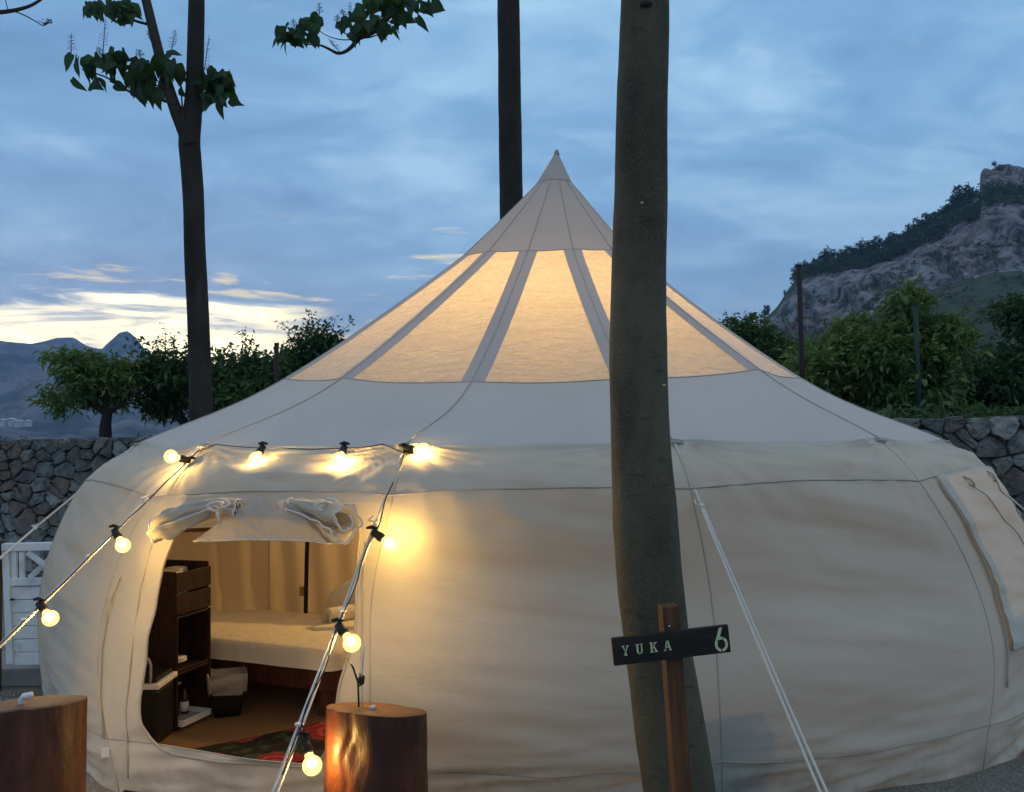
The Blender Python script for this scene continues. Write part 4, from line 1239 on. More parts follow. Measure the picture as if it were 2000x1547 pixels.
# ------------------------------------------------------------------ trees in front and behind
def trunk_mesh(name, pxs, Y, mat, parent, n=22, wob=.012, down_to=None):
    """pxs: (x, y, width) in the photo, top to bottom"""
    pts = [(at(x, y, Y), w / FPX * Y / 2) for x, y, w in pxs]
    if down_to is not None:
        (a, ra), (b, rb) = pts[-2], pts[-1]; t = (b.z - down_to) / max(1e-6, (a.z - b.z)); pts.append((b + (b - a) * t, rb * 1.12))
    path = []; rad = []
    for i in range(len(pts) - 1):
        p0 = pts[max(i - 1, 0)]; p3 = pts[min(i + 2, len(pts) - 1)]; k = max(6, int((pts[i + 1][0] - pts[i][0]).length / .05))
        for j in range(k):
            t = j / k; path.append(cat(p0[0], pts[i][0], pts[i + 1][0], p3[0], t)); rad.append(cat(Vector((p0[1], 0)), Vector((pts[i][1], 0)), Vector((pts[i + 1][1], 0)), Vector((p3[1], 0)), t).x)
    path.append(pts[-1][0]); rad.append(pts[-1][1])
    m = MB().tube(path, rad, n)
    ax_n = n
    for i in range(len(path)):
        for k in range(ax_n):
            j = i * ax_n + k; p = Vector(m.v[j]); o = p - path[i]
            s = 1 + wob * 4 * noise.noise(Vector((o.x * 14, o.y * 14, p.z * 2.2))) + wob * 2 * noise.noise(Vector((o.x * 30, o.y * 30, p.z * 9)))
            m.v[j] = tuple(path[i] + o * s)
    return m.make(name, mat, parent), pts


# big leaf: heart-shaped with small side points, folded along the midrib
LO1 = [(0, 0), (.14, .07), (.30, .05), (.41, -.10), (.45, -.28), (.41, -.46), (.31, -.64), (.18, -.82), (.07, -.98), (0, -1.10)]
LO2 = [(0, 0), (.14, .06), (.30, .03), (.42, -.12), (.45, -.30), (.47, -.44), (.33, -.56), (.20, -.74), (.08, -.94), (0, -1.08)]


def leaf_mesh(seed):
    rr = random.Random(seed); LO = LO2 if seed % 3 == 2 else LO1; mid = [0, .02, -.10, -.30, -.48, -.60, -.72, -.84, -.95, -1.06]; v = []; f = []
    fold = rr.uniform(.10, .38); dr = rr.uniform(.1, .35)
    for (x, y), my in zip(LO, mid):
        zc_ = -dr * (my ** 2); v.append((0, my, zc_))
    for sgn in (-1, 1):
        o = len(v)
        for x, y in LO: v.append((sgn * x * rr.uniform(.88, 1.08), y + rr.uniform(-.02, .02), x * fold - dr * y * y + rr.uniform(-.03, .03)))
        for i in range(len(LO) - 1):
            q = (i, i + 1, o + i + 1, o + i); f.append(q if sgn > 0 else q[::-1])
    return mesh('leaf', v, f, M_bigleaf)


LEAVES = [leaf_mesh(i) for i in range(6)]


def leaf(parent, bx_, by_, tx_, ty_, Y, wide=1.0, rnd=random):
    a, b = at(bx_, by_, Y + rnd.uniform(-.12, .12)), at(tx_, ty_, Y + rnd.uniform(-.2, .1)); d = a - b; L = d.length; yv = d.normalized()
    nrm = Vector((rnd.uniform(-1.1, 1.1), -1, rnd.uniform(-.7, .9))); nrm = (nrm - yv * nrm.dot(yv)).normalized(); q_ = Matrix.Rotation(R(rnd.uniform(-34, 34)), 3, nrm); yv = q_ @ yv; xv = yv.cross(nrm); wide *= rnd.choice((.6, .8, 1, 1, 1.1))
    o = bpy.data.objects.new('leaf', rnd.choice(LEAVES)); COL.objects.link(o); o.parent = parent; o.matrix_parent_inverse = Matrix.Translation(-parent.location)
    s = min(L, .215) * rnd.uniform(.70, 1.0); mw = Matrix.Identity(4)
    for i in range(3): mw[i][0] = xv[i] * s * wide; mw[i][1] = yv[i] * s; mw[i][2] = nrm[i] * s; mw[i][3] = a[i]
    o.matrix_basis = mw
    return o


def branch(parent, pxs, Y, r0, r1, name='branch', dY=0.0, mat=M_twig):
    P = [at(x, y, Y + dY * i / max(1, len(pxs) - 1)) for i, (x, y) in enumerate(pxs)]; path = []
    for i in range(len(P) - 1):
        for t in (0, .25, .5, .75): path.append(cat(P[max(i - 1, 0)], P[i], P[i + 1], P[min(i + 2, len(P) - 1)], t))
    path.append(P[-1]); k = len(path) - 1
    return MB().tube(path, [r0 + (r1 - r0) * i / k for i in range(k + 1)], 8).make(name, mat, parent)


def spike(parent, x0, y0, x1, y1, Y):
    """dry flower spike with short side stalks"""
    a, b = at(x0, y0, Y), at(x1, y1, Y); m = MB().tube([a, a.lerp(b, .5), b], [.005, .0038, .002], 5); n = 9
    for i in range(n):
        t = .22 + .74 * i / n; p = a.lerp(b, t); L = .045 * (1.15 - t)
        for sg in (-1, 1):
            e_ = p + Vector((sg * L, random.uniform(-.03, .03), L * .45)); m.tube([p, e_], [.0022, .0014], 4)
            m.ball(e_, .0045, 5, 4)
    return m.make('flower_spike', M_twig, parent)


# front trunk -----------------------------------------------------------
YT = 2.62
base = at(1380, 1826, YT); base.z = 0
e = empty('front_tree', base, 'smooth speckled grey brown tree trunk standing in front of the tent', 'tree')
tr, _ = trunk_mesh('trunk', [(1262, -420, 88), (1260, -160, 92), (1259.5, 0, 96), (1255, 200, 100), (1250, 400, 105), (1246, 560, 108), (1246, 700, 112), (1251, 850, 116), (1259, 1000, 124), (1272, 1150, 126), (1287, 1280, 128), (1305, 1400, 136), (1328, 1547, 139)], YT, M_trunk, e, 56, .014, 0.0)
for px, py, r in ((1254, 396, .0038), (1297, 752, .0032), (1245, 1095, .008), (1309, 1158, .009), (1262, 8, .012)):
    c = at(px, py, YT - .078); MB().ball(c, r, 10, 6, (1.6, .7, .8)).make('bark_knot', M_trunk2 if r > .007 else M_letter, e)
# the crown stands above the frame
cr_ = at(1265, -420, YT); v, f = clump_leaves([((cr_.x, cr_.y, cr_.z + 1.4), (1.6, 1.6, 1.0), 1)], 700, .2, .3, 7)
branch(e, [(1262, -400), (1200, -700), (1100, -1000)], YT, .05, .02)
branch(e, [(1262, -400), (1330, -700), (1420, -1000)], YT, .05, .02)
link('crown', mesh('crown', v, f, M_bigleaf), e)

# left tree -------------------------------------------------------------
YL = 8.9
base = at(400, 1000, YL); base.z = 0
e = empty('forked_tree', base, 'dark forked tree with broad drooping leaves behind the left of the tent', 'tree')
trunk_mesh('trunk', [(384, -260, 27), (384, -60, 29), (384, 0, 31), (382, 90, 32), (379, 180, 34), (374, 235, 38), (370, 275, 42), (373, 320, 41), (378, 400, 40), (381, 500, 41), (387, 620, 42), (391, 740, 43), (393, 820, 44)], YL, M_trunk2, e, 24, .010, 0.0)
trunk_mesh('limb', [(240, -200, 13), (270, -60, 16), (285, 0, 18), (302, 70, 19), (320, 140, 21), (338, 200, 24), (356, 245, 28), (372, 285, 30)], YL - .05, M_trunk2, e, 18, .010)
branch(e, [(287, 47), (262, 40), (240, 28), (215, 14), (190, 6)], YL, .016, .006)
branch(e, [(345, 205), (300, 190), (262, 183), (235, 168), (205, 150), (160, 135)], YL - .1, .018, .006)
branch(e, [(330, 172), (310, 168), (290, 160), (270, 140)], YL - .1, .012, .005)
branch(e, [(360, 250), (357, 220), (354, 180), (352, 150)], YL - .1, .012, .006)
branch(e, [(393, 178), (410, 168), (428, 160), (445, 150)], YL, .014, .005)
branch(e, [(306, 95), (296, 82), (289, 66)], YL, .006, .003)
rl = random.Random(11)
LL = [(140, 107, 117, 147), (152, 115, 137, 172), (165, 112, 160, 168), (172, 125, 180, 172), (182, 112, 195, 166), (178, 130, 172, 174), (150, 108, 150, 150), (190, 120, 205, 160),
      (205, 108, 210, 158), (222, 104, 230, 160), (235, 106, 222, 190), (245, 110, 252, 170), (262, 112, 262, 165), (212, 102, 200, 150), (240, 104, 240, 150), (256, 130, 243, 178), (225, 125, 232, 168),
      (275, 120, 268, 160), (285, 118, 290, 168), (270, 175, 268, 221), (285, 180, 303, 223), (300, 180, 320, 224), (272, 170, 285, 205), (310, 170, 318, 205), (300, 120, 296, 172), (315, 110, 310, 160),
      (325, 105, 363, 118), (335, 118, 366, 160), (345, 125, 352, 168), (330, 135, 345, 180), (290, 150, 280, 190), (320, 150, 330, 198), (352, 172, 350, 205), (262, 150, 262, 190),
      (402, 150, 400, 205), (412, 165, 413, 222), (425, 165, 453, 236), (436, 145, 452, 165), (446, 162, 464, 212), (428, 152, 430, 192), (415, 145, 425, 180), (437, 150, 434, 185), (405, 165, 402, 200), (420, 140, 400, 152), (350, 135, 372, 175),
      (175, 10, 156, 34), (190, 6, 195, 40), (180, 4, 178, 24), (205, 10, 200, 30), (225, 22, 222, 40), (240, 34, 242, 59), (232, 32, 250, 54), (252, 8, 272, 36), (240, 0, 258, 25), (212, 0, 216, 24), (228, 5, 230, 30), (170, 14, 166, 34), (248, -4, 245, 20)]
for bx_, by_, tx_, ty_ in LL: leaf(e, bx_, by_, tx_, ty_, YL - .1, rl.uniform(.8, 1.15), rl)
for k in range(78):
    x = rl.choice((rl.uniform(130, 350), rl.uniform(165, 262), rl.uniform(400, 450))); y = rl.uniform(108, 165) if x > 262 or x < 160 or rl.random() < .6 else rl.uniform(4, 30); y += 30 if x > 395 else 0; a_ = rl.uniform(-1.2, 1.2); l_ = rl.uniform(20, 40)
    leaf(e, x, y, x + l_ * math.sin(a_), y + l_ * math.cos(a_), YL - .1, rl.uniform(.7, 1.1), rl)
for q in ((139, 106, 139, 64), (201, 105, 206, 34), (196, 110, 193, 92), (334, 102, 343, 58), (398, 142, 409, 68), (404, 140, 412, 128), (274, 115, 272, 96), (302, 82, 288, 60)): spike(e, *q, YL)

# tall trunk behind the tent ------------------------------------------------
YB = 10.6
base = at(1004, 1000, YB); base.z = 1.3
e = empty('tall_tree', base, 'tall straight dark trunk rising behind the tent peak with a leafy bough', 'tree')
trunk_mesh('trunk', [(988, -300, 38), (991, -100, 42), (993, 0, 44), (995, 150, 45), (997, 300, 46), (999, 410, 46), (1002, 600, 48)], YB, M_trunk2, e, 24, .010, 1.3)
branch(e, [(991, -170), (930, -130), (880, -90), (820, -40), (765, 25), (735, 58), (712, 70), (700, 76), (690, 88), (676, 100), (660, 104), (645, 97), (630, 90), (617, 87), (596, 87)], YB, .05, .006, dY=-.8)
branch(e, [(704, 74), (722, 73), (745, 64), (765, 45)], YB - .5, .010, .006)
branch(e, [(700, 76), (672, 78), (650, 74), (632, 66), (622, 58)], YB - .5, .008, .004)
branch(e, [(765, 25), (800, 10), (830, 5), (850, 18)], YB - .5, .012, .004)
L2 = [(546, 52, 523, 87), (556, 52, 556, 90), (566, 55, 574, 76), (560, 78, 553, 98), (572, 74, 592, 102), (578, 74, 565, 92), (592, 40, 586, 66), (603, 34, 600, 58), (618, 32, 623, 60), (612, 45, 618, 88), (622, 30, 608, 50), (584, 66, 596, 84),
      (668, 40, 651, 85), (676, 42, 684, 82), (690, 50, 700, 70), (682, 40, 660, 60), (712, 20, 688, 44), (720, 10, 712, 58), (735, 5, 730, 52), (705, 30, 704, 62), (745, 10, 742, 60), (758, 6, 752, 66), (770, 4, 775, 50), (782, 6, 788, 48), (795, 5, 796, 60), (752, 0, 765, 30), (775, -8, 760, 20),
      (800, 0, 816, 36), (812, 4, 808, 26), (835, 17, 835, 43), (842, 8, 853, 33), (825, 2, 832, 20), (730, 30, 742, 70), (715, 40, 722, 66), (768, 30, 770, 58), (785, 28, 790, 52), (740, -12, 720, 15), (726, -8, 708, 22), (790, -10, 800, 16)]
rl = random.Random(5)
for bx_, by_, tx_, ty_ in L2: leaf(e, bx_, by_, tx_, ty_, YB - .5, rl.uniform(.85, 1.2), rl)
for k in range(56):
    x = rl.choice((rl.uniform(548, 630), rl.uniform(665, 830), rl.uniform(690, 800))); y = 72 - (x - 550) * .16 + rl.uniform(-22, 16); a_ = rl.uniform(-1.2, 1.2); l_ = rl.uniform(18, 36)
    leaf(e, x, y, x + l_ * math.sin(a_), y + l_ * math.cos(a_), YB - .5, rl.uniform(.7, 1.1), rl)
for q in ((575, 58, 573, 36), (624, 30, 624, 6), (683, 45, 684, 4), (658, 45, 659, 28), (672, 34, 669, 18), (664, 102, 642, 76), (770, 54, 760, 52)): spike(e, *q, YB - .5)
cr_ = at(988, -420, YB); v, f = clump_leaves([((cr_.x + 1.2, cr_.y, cr_.z + 1.0), (1.5, 1.5, .8), 1)], 700, .22, .3, 7)
link('crown', mesh('crown', v, f, M_bigleaf), e)

# tree outside the left edge whose bare twig hangs in ------------------------
YO = 7.2
base = at(-300, 1000, YO); base.z = 0
e = empty('bare_tree', base, 'tree beyond the left edge with one thin bare twig reaching in', 'tree')
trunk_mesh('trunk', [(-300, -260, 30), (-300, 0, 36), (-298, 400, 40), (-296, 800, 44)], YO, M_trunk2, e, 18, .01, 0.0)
branch(e, [(-300, -60), (-180, 10), (-80, 30), (0, 24), (38, 18), (66, 8), (95, -12)], YO, .03, .009)
branch(e, [(28, 22), (48, 30), (70, 42), (84, 50), (95, 45)], YO, .006, .003)
branch(e, [(16, 20), (12, 6), (8, -12)], YO, .004, .003); spike(e, 84, 50, 99, 38, YO)


# garden trees beyond the wall -----------------------------------------------
def garden_tree(Y, trunk, limbs, blobs, n, L, mat, label, cat='tree', group='garden trees beyond the stone wall', sprigs=()):
    b = at(trunk[-1][0], trunk[-1][1], Y); b.z = 1.3
    e = empty('garden_tree', b, label, cat, group)
    trunk_mesh('trunk', trunk, Y, M_trunk2, e, 12, .02, 1.25)
    for lm in limbs: branch(e, lm, Y, .045, .014, 'limb', 0, M_trunk2)
    B = []
    for x, y, rx, ry, w in blobs:
        c = at(x, y, Y + random.uniform(-.2, .3)); B.append((tuple(c), (rx / FPX * Y, min(rx, 90) / FPX * Y, ry / FPX * Y), w))
    v, f = clump_leaves(B, n, L, .2, 9)
    if sprigs:
        C = []; D = []; tm = MB()
        for x0, y0, x1, y1 in sprigs:
            a, bb_ = at(x0, y0, Y), at(x1, y1, Y); tm.tube([a, a.lerp(bb_, .5) + Vector((.02, 0, .02)), bb_], [.008, .005, .003], 5)
            for k in range(34):
                t = random.random(); C.append(a.lerp(bb_, t) + Vector([random.gauss(0, .04) for _ in range(3)])); D.append(Vector((random.gauss(0, 1), random.gauss(0, 1), random.gauss(.3, .6))).normalized())
        ll = np.array([L * random.uniform(.7, 1.1) for _ in C]); v2, f2 = leaf_quads(np.array(C), np.array(D), ll, ll * .36); f = np.concatenate([f, f2 + len(v)]); v = np.concatenate([v, v2])
        tm.make('sprig', M_twig, e)
    link('crown', mesh('crown', v, f, mat), e)
    return e


garden_tree(12.0, [(212, 800, 18), (207, 825, 20), (206, 852, 24)], [[(212, 805), (195, 775), (170, 740)], [(212, 805), (235, 790), (258, 770)], [(207, 810), (185, 795), (150, 780)]],
            [(175, 728, 56, 28, 3), (128, 712, 30, 16, 1), (122, 784, 34, 20, 1.1), (180, 762, 50, 26, 2.2), (236, 758, 34, 40, 1.8), (225, 738, 40, 22, 1.2)], 6800, .082, M_gleaf, 'round low tree with an open forked trunk standing above the left stone wall')
garden_tree(12.4, [(352, 815, 16), (362, 830, 18), (372, 856, 20)], [[(356, 820), (330, 800), (305, 770)], [(356, 820), (345, 780), (340, 740)]],
            [(300, 735, 38, 46, 2), (345, 735, 40, 50, 2.4), (325, 790, 44, 30, 1.6), (395, 760, 40, 60, 2)], 7600, .085, M_dleaf, 'dark tree to the left of the forked trunk with a thin upright sprig', sprigs=((320, 705, 322, 640), (312, 700, 300, 660), (330, 700, 342, 655), (372, 700, 378, 670)))
garden_tree(12.2, [(462, 790, 16), (464, 820, 18), (466, 856, 20)], [[(462, 800), (440, 760), (430, 730)], [(462, 800), (490, 760), (510, 740)]],
            [(440, 745, 45, 52, 2), (500, 735, 48, 48, 2), (470, 780, 60, 40, 2), (540, 750, 40, 50, 1.6)], 8000, .085, M_dleaf, 'dark bushy tree to the right of the forked trunk', sprigs=((455, 705, 448, 668), (470, 700, 474, 645), (482, 705, 492, 660)))
garden_tree(12.6, [(600, 770, 14), (602, 810, 16), (604, 856, 18)], [[(600, 780), (620, 720), (640, 680)], [(600, 780), (580, 730), (560, 700)]],
            [(590, 715, 50, 44, 2), (640, 690, 34, 36, 1.2), (560, 740, 40, 40, 1.4), (650, 725, 50, 36, 1.4), (605, 665, 20, 20, .4)], 7000, .085, M_dleaf, 'dark tree with loose airy upper twigs beside the left tent roof', sprigs=((608, 670, 608, 608), (600, 672, 545, 632), (612, 672, 625, 620), (640, 670, 655, 622), (650, 668, 690, 624), (620, 660, 640, 630), (592, 668, 580, 640)))
GR = 'garden trees right of the tent'
garden_tree(14.5, [(1440, 720, 10), (1440, 780, 12), (1440, 840, 14)], [], [(1465, 655, 45, 26, 2), (1420, 680, 30, 40, 1.2), (1510, 690, 55, 45, 2), (1550, 730, 45, 50, 1.5)], 5200, .10, M_dleaf, 'small dark tree just showing above the right tent roof', group=GR, sprigs=((1428, 650, 1416, 606), (1440, 650, 1436, 622), (1470, 640, 1484, 612)))
garden_tree(12.2, [(1640, 760, 16), (1642, 790, 18), (1644, 836, 20)], [[(1640, 770), (1610, 720), (1590, 690)], [(1640, 770), (1670, 710), (1680, 680)]],
            [(1640, 700, 60, 42, 2.4), (1595, 735, 60, 52, 2.4), (1665, 660, 34, 34, 1), (1660, 760, 70, 40, 2)], 12000, .09, M_gleaf, 'leafy green tree right behind the tall dark pole', group=GR)
garden_tree(11.6, [(1770, 750, 18), (1772, 790, 20), (1774, 834, 24)], [[(1770, 760), (1740, 690), (1720, 650)], [(1770, 760), (1800, 690), (1820, 650)], [(1770, 760), (1772, 680), (1775, 610)]],
            [(1770, 665, 70, 48, 3), (1725, 700, 60, 54, 2.4), (1825, 700, 62, 58, 2.8), (1775, 595, 34, 26, .8), (1850, 660, 36, 34, 1), (1790, 760, 90, 40, 2.6)], 19000, .09, M_gleaf, 'largest bright green tree above the right stone wall', group=GR, sprigs=((1775, 600, 1768, 560), (1782, 600, 1795, 566)))
garden_tree(12.8, [(1930, 770, 16), (1932, 800, 18), (1934, 834, 20)], [[(1930, 780), (1960, 720), (1985, 680)]], [(1930, 740, 60, 46, 2), (1985, 720, 50, 50, 2), (1880, 760, 50, 40, 1.6), (1985, 612, 34, 22, .9), (2040, 640, 50, 40, 1.4), (2000, 775, 70, 30, 1.5)], 12500, .09, M_dleaf, 'darker green tree at the right end of the garden row', group=GR)
bl = []
for k in range(46):
    px = 1500 + 620 * k / 45; c = at(px, random.uniform(770, 800), 10.3); bl.append(((c.x, 10.3 + random.uniform(-.3, .5), 1.42 + random.random() * .12), (.3, .3, .2), 1))
v, f = clump_leaves(bl, 6500, .09, .15, 8); tag(link('undergrowth', mesh('undergrowth', v, f, M_dleaf)), 'low dark undergrowth along the top of the right stone wall', 'undergrowth', kind='stuff')
bl = [((at(px, 850, 10.9).x, 10.9, 1.36), (.25, .25, .10), 1) for px in range(-60, 330, 40)]
v, f = clump_leaves(bl, 900, .06, .1, 6); tag(link('ground_cover', mesh('ground_cover', v, f, M_dleaf)), 'low weeds on the terrace edge above the left stone wall', 'weeds', kind='stuff')


# posts -----------------------------------------------------------------
def pole(px, ytop, Y, r, mat, label, lean=0, cap=True):
    a = at(px, ytop, Y); b = Vector((a.x + lean, Y, 1.2)); e = empty('fence_post', b, label, 'post', 'posts standing above the stone wall')
    MB().tube([b, a], r, 12).make('post_shaft', mat, e)
    MB().lathe(a, UPZ, [(0, r * 1.12), (.012, r * 1.12), (.016, r * .5)], 12).make('post_cap', mat, e)


pole(1560.5, 520, 10.4, .031, M_dpost, 'tall dark square topped pole rising over the right tent roof')
pole(1788, 596, 11.0, .03, M_gpost, 'green metal fence post half hidden in the big green tree')
pole(540, 672, 11.2, .028, M_dpost, 'dark fence post among the trees left of the tent')

# ------------------------------------------------------------------ stone wall
W0, W1 = Vector((-9, 10.35, 0)), Vector((9, 8.75, 0))
wd = (W1 - W0).normalized(); wn = Vector((wd.y, -wd.x, 0))            # wn faces the camera
wall = empty('stone_wall', W0, 'rough grey dry stone wall running behind the tent and the gate', 'wall')


def wall_h(t): return 1.46 + (t / 18.07) * .17


WL = (W1 - W0).length
core = []
for i in range(37):
    t = WL * i / 36; p = W0 + wd * t; h = wall_h(t) - .03
    core += [p + wn * -.03, p + wn * -.03 + UPZ * h, p - wn * .42 + UPZ * h, p - wn * .42]
f = []
for i in range(36):
    for k in range(4): a = i * 4 + k; b = i * 4 + (k + 1) % 4; f.append((a, b, b + 4, a + 4))
f += [(0, 1, 2, 3), tuple(36 * 4 + k for k in (3, 2, 1, 0))]
link('wall_core', mesh('wall_core', core, f, M_mortar, False), wall)


def cells(t0, t1, size, seed, flat=.85, drop=.16):
    """convex stone outlines in (t, z) made by clipping against the neighbours"""
    rr = random.Random(seed); P = []; zc_ = 0; H = 1.64
    nz = max(2, int(H / (size * flat))); nt_ = int((t1 - t0) / size)
    for j in range(nz):
        for i in range(nt_ + 1):
            P.append((t0 + (i + .5 * (j % 2) + rr.uniform(-.46, .46)) * size, (j + .5 + rr.uniform(-.40, .40)) * H / nz))
    if True:
        P = [p for p in P if rr.random() > drop]
    out = []
    for i, (x, y) in enumerate(P):
        top = wall_h(x) - .004 + rr.uniform(-.03, .02); poly = [(x - size * 1.3, y - size * 1.3), (x + size * 1.3, y - size * 1.3), (x + size * 1.3, y + size * 1.3), (x - size * 1.3, y + size * 1.3)]
        hp = [(0, 1, top), (0, -1, 0)]
        for k, (a, b) in enumerate(P):
            if k != i and abs(a - x) < size * 2.6 and abs(b - y) < size * 2.6:
                nx_, ny_ = a - x, b - y; L = math.hypot(nx_, ny_); hp.append((nx_ / L, ny_ / L, (nx_ * (x + a) / 2 + ny_ * (y + b) / 2) / L - .003 - rr.random() * .007))
        for nx_, ny_, c in hp:
            q = []
            for k in range(len(poly)):
                p0, p1 = poly[k], poly[(k + 1) % len(poly)]; d0 = p0[0] * nx_ + p0[1] * ny_ - c; d1 = p1[0] * nx_ + p1[1] * ny_ - c
                if d0 <= 0: q.append(p0)
                if d0 * d1 < 0: t = d0 / (d0 - d1); q.append((p0[0] + (p1[0] - p0[0]) * t, p0[1] + (p1[1] - p0[1]) * t))
            poly = q
            if len(poly) < 3: break
        if len(poly) < 3: continue
        ar = .5 * abs(sum(poly[k][0] * poly[(k + 1) % len(poly)][1] - poly[(k + 1) % len(poly)][0] * poly[k][1] for k in range(len(poly))))
        if ar > .0015 and all(t0 - .05 < p[0] < t1 + .05 for p in poly): out.append((poly, ar))
    return out


def stone_geo(poly, rr):
    """domed, chipped block from an outline"""
    q = []
    for k in range(len(poly)):                        # cut the corners and roughen the edges
        a, b = poly[k], poly[(k + 1) % len(poly)]
        for t in (rr.uniform(.06, .26), .5, rr.uniform(.74, .94)): q.append((a[0] + (b[0] - a[0]) * t + rr.gauss(0, .0065), a[1] + (b[1] - a[1]) * t + rr.gauss(0, .0065)))
    cx_ = sum(p[0] for p in q) / len(q); cz_ = sum(p[1] for p in q) / len(q); n = len(q); v = []; f = []; pr_ = rr.uniform(.025, .065); tx, tz = rr.uniform(-.38, .38), rr.uniform(-.35, .3)
    for sc, d in ((1, -.04), (1, pr_ * .45), (.93, pr_ * .9), (.55, pr_)):
        for x, z in q:
            X, Z = cx_ + (x - cx_) * sc, cz_ + (z - cz_) * sc; dd = d + ((X - cx_) * tx + (Z - cz_) * tz if d > 0 else 0) + (rr.gauss(0, .0055) if d > 0 else 0)
            v.append(W0 + wd * X + UPZ * Z + wn * dd)
    for j in range(3):
        for k in range(n): a, b = j * n + k, j * n + (k + 1) % n; f.append((a, b, b + n, a + n))
    f.append(tuple(3 * n + k for k in range(n)))
    return v, f


rr = random.Random(3); stuff = MB()
tl = lambda px: min((i * .02 for i in range(int(WL / .02))), key=lambda t: abs(project(W0 + wd * t + UPZ * 1.2).x - px))
a0, a1, c0_, c1_ = tl(-160), tl(345), tl(1700), tl(2130)
left_cells = cells(a0, a1, .145, 21, .85, .30); right_cells = cells(c0_, c1_, .25, 8, .82)
vis = left_cells + right_cells
vis.sort(key=lambda c: -c[1])
for i, (poly, ar) in enumerate(vis):
    v, f = stone_geo(poly, rr)
    if i < 290: link('stone', mesh('stone', v, f, M_stone, False), wall)
    else: stuff.add(v, f)
for poly, ar in cells(a1, c0_, .3, 5) + cells(0.1, a0, .3, 6) + cells(c1_, WL - .1, .3, 9):
    stuff.add(*stone_geo(poly, rr))
o = stuff.make('wall_stones', M_stone, wall, False); o['kind'] = 'stuff'
# flat coping
m = MB()
for i in range(60):
    t = WL * (i + .5) / 60; L = WL / 120 * .96
    if rr.random() < .25: continue
    m.box(W0 + wd * t - wn * .2 + UPZ * (wall_h(t) + rr.uniform(-.022, -.006)), wd * L, wn * rr.uniform(.19, .22), UPZ * .018)
m.make('wall_cap', M_stone, wall, False)['kind'] = 'stuff'

# ------------------------------------------------------------------ white gate
YG = 5.25
gp = at(10, 1300, YG); gp.z = .06
gate = empty('garden_gate', gp, 'white wooden gate with a cross lattice over horizontal boards at the left', 'gate')


def gpx(x, y, off=0.0): return at(x, y, YG + off)


def gbar(nm, a, b, w, t=.03, off=0.0):
    return MB().bar(gpx(*a, off), gpx(*b, off), w / FPX * YG, t, (0, 1, 0)).make(nm, M_gate, gate, False, .003)


gbar('top_rail', (6, 1069), (190, 1064), 15, .04)
gbar('stile', (13, 1077), (22, 1296), 13, .038); gbar('stile', (186, 1073), (188, 1292), 13, .038)
gbar('mid_rail', (20, 1137), (184, 1132), 14, .034, .002)
gbar('baluster', (28, 1077), (29, 1130), 10, .02, .004); gbar('baluster', (43, 1077), (44, 1130), 10, .02, .004)
gbar('cross_brace', (54, 1078), (118, 1128), 11, .016, .004); gbar('cross_brace', (114, 1076), (58, 1129), 11, .012, .020)
gbar('baluster', (128, 1077), (129, 1130), 10, .02, .004); gbar('baluster', (150, 1077), (151, 1130), 10, .02, .004)
for k in range(6):
    y0 = 1146 + k * 25.6; gbar('board', (19 + k * .6, y0 + 12.8), (181, y0 + 9.5), 23.2, .018, .008)
MB().box(gpx(24, 1171, -.02), (.011, 0, 0), (0, .006, 0), (0, 0, .005)).make('latch', M_black, gate, False)
p = at(-6, 1060, YG); e = empty('gate_post', (p.x, YG, 0), 'brown wooden post at the left edge beside the white gate', 'post')
MB().bar((p.x - .005, YG, 0), (p.x - .005, YG, p.z), .055, .055).make('post_shaft', M_brown, e, False, .004)
MB().box((p.x - .005, YG, p.z + .008), (.034, 0, 0), (0, .034, 0), (0, 0, .008)).make('post_cap', M_brown, e, False, .003)
# concrete step under the gate
MB_ = MB(); MB_.abox(-4.4, -2.75, YG + .10, YG + .55, .0, .11); o = MB_.make('gate_step', material('pale_concrete', lambda g: g.l(g.mix(g.noise(g.co, 9, 5, .6), (.20, .20, .19), (.34, .34, .32)), g.b.inputs['Base Color']), rough=.9), None, False, .01)
tag(o, 'low pale concrete step below the white gate', 'step')


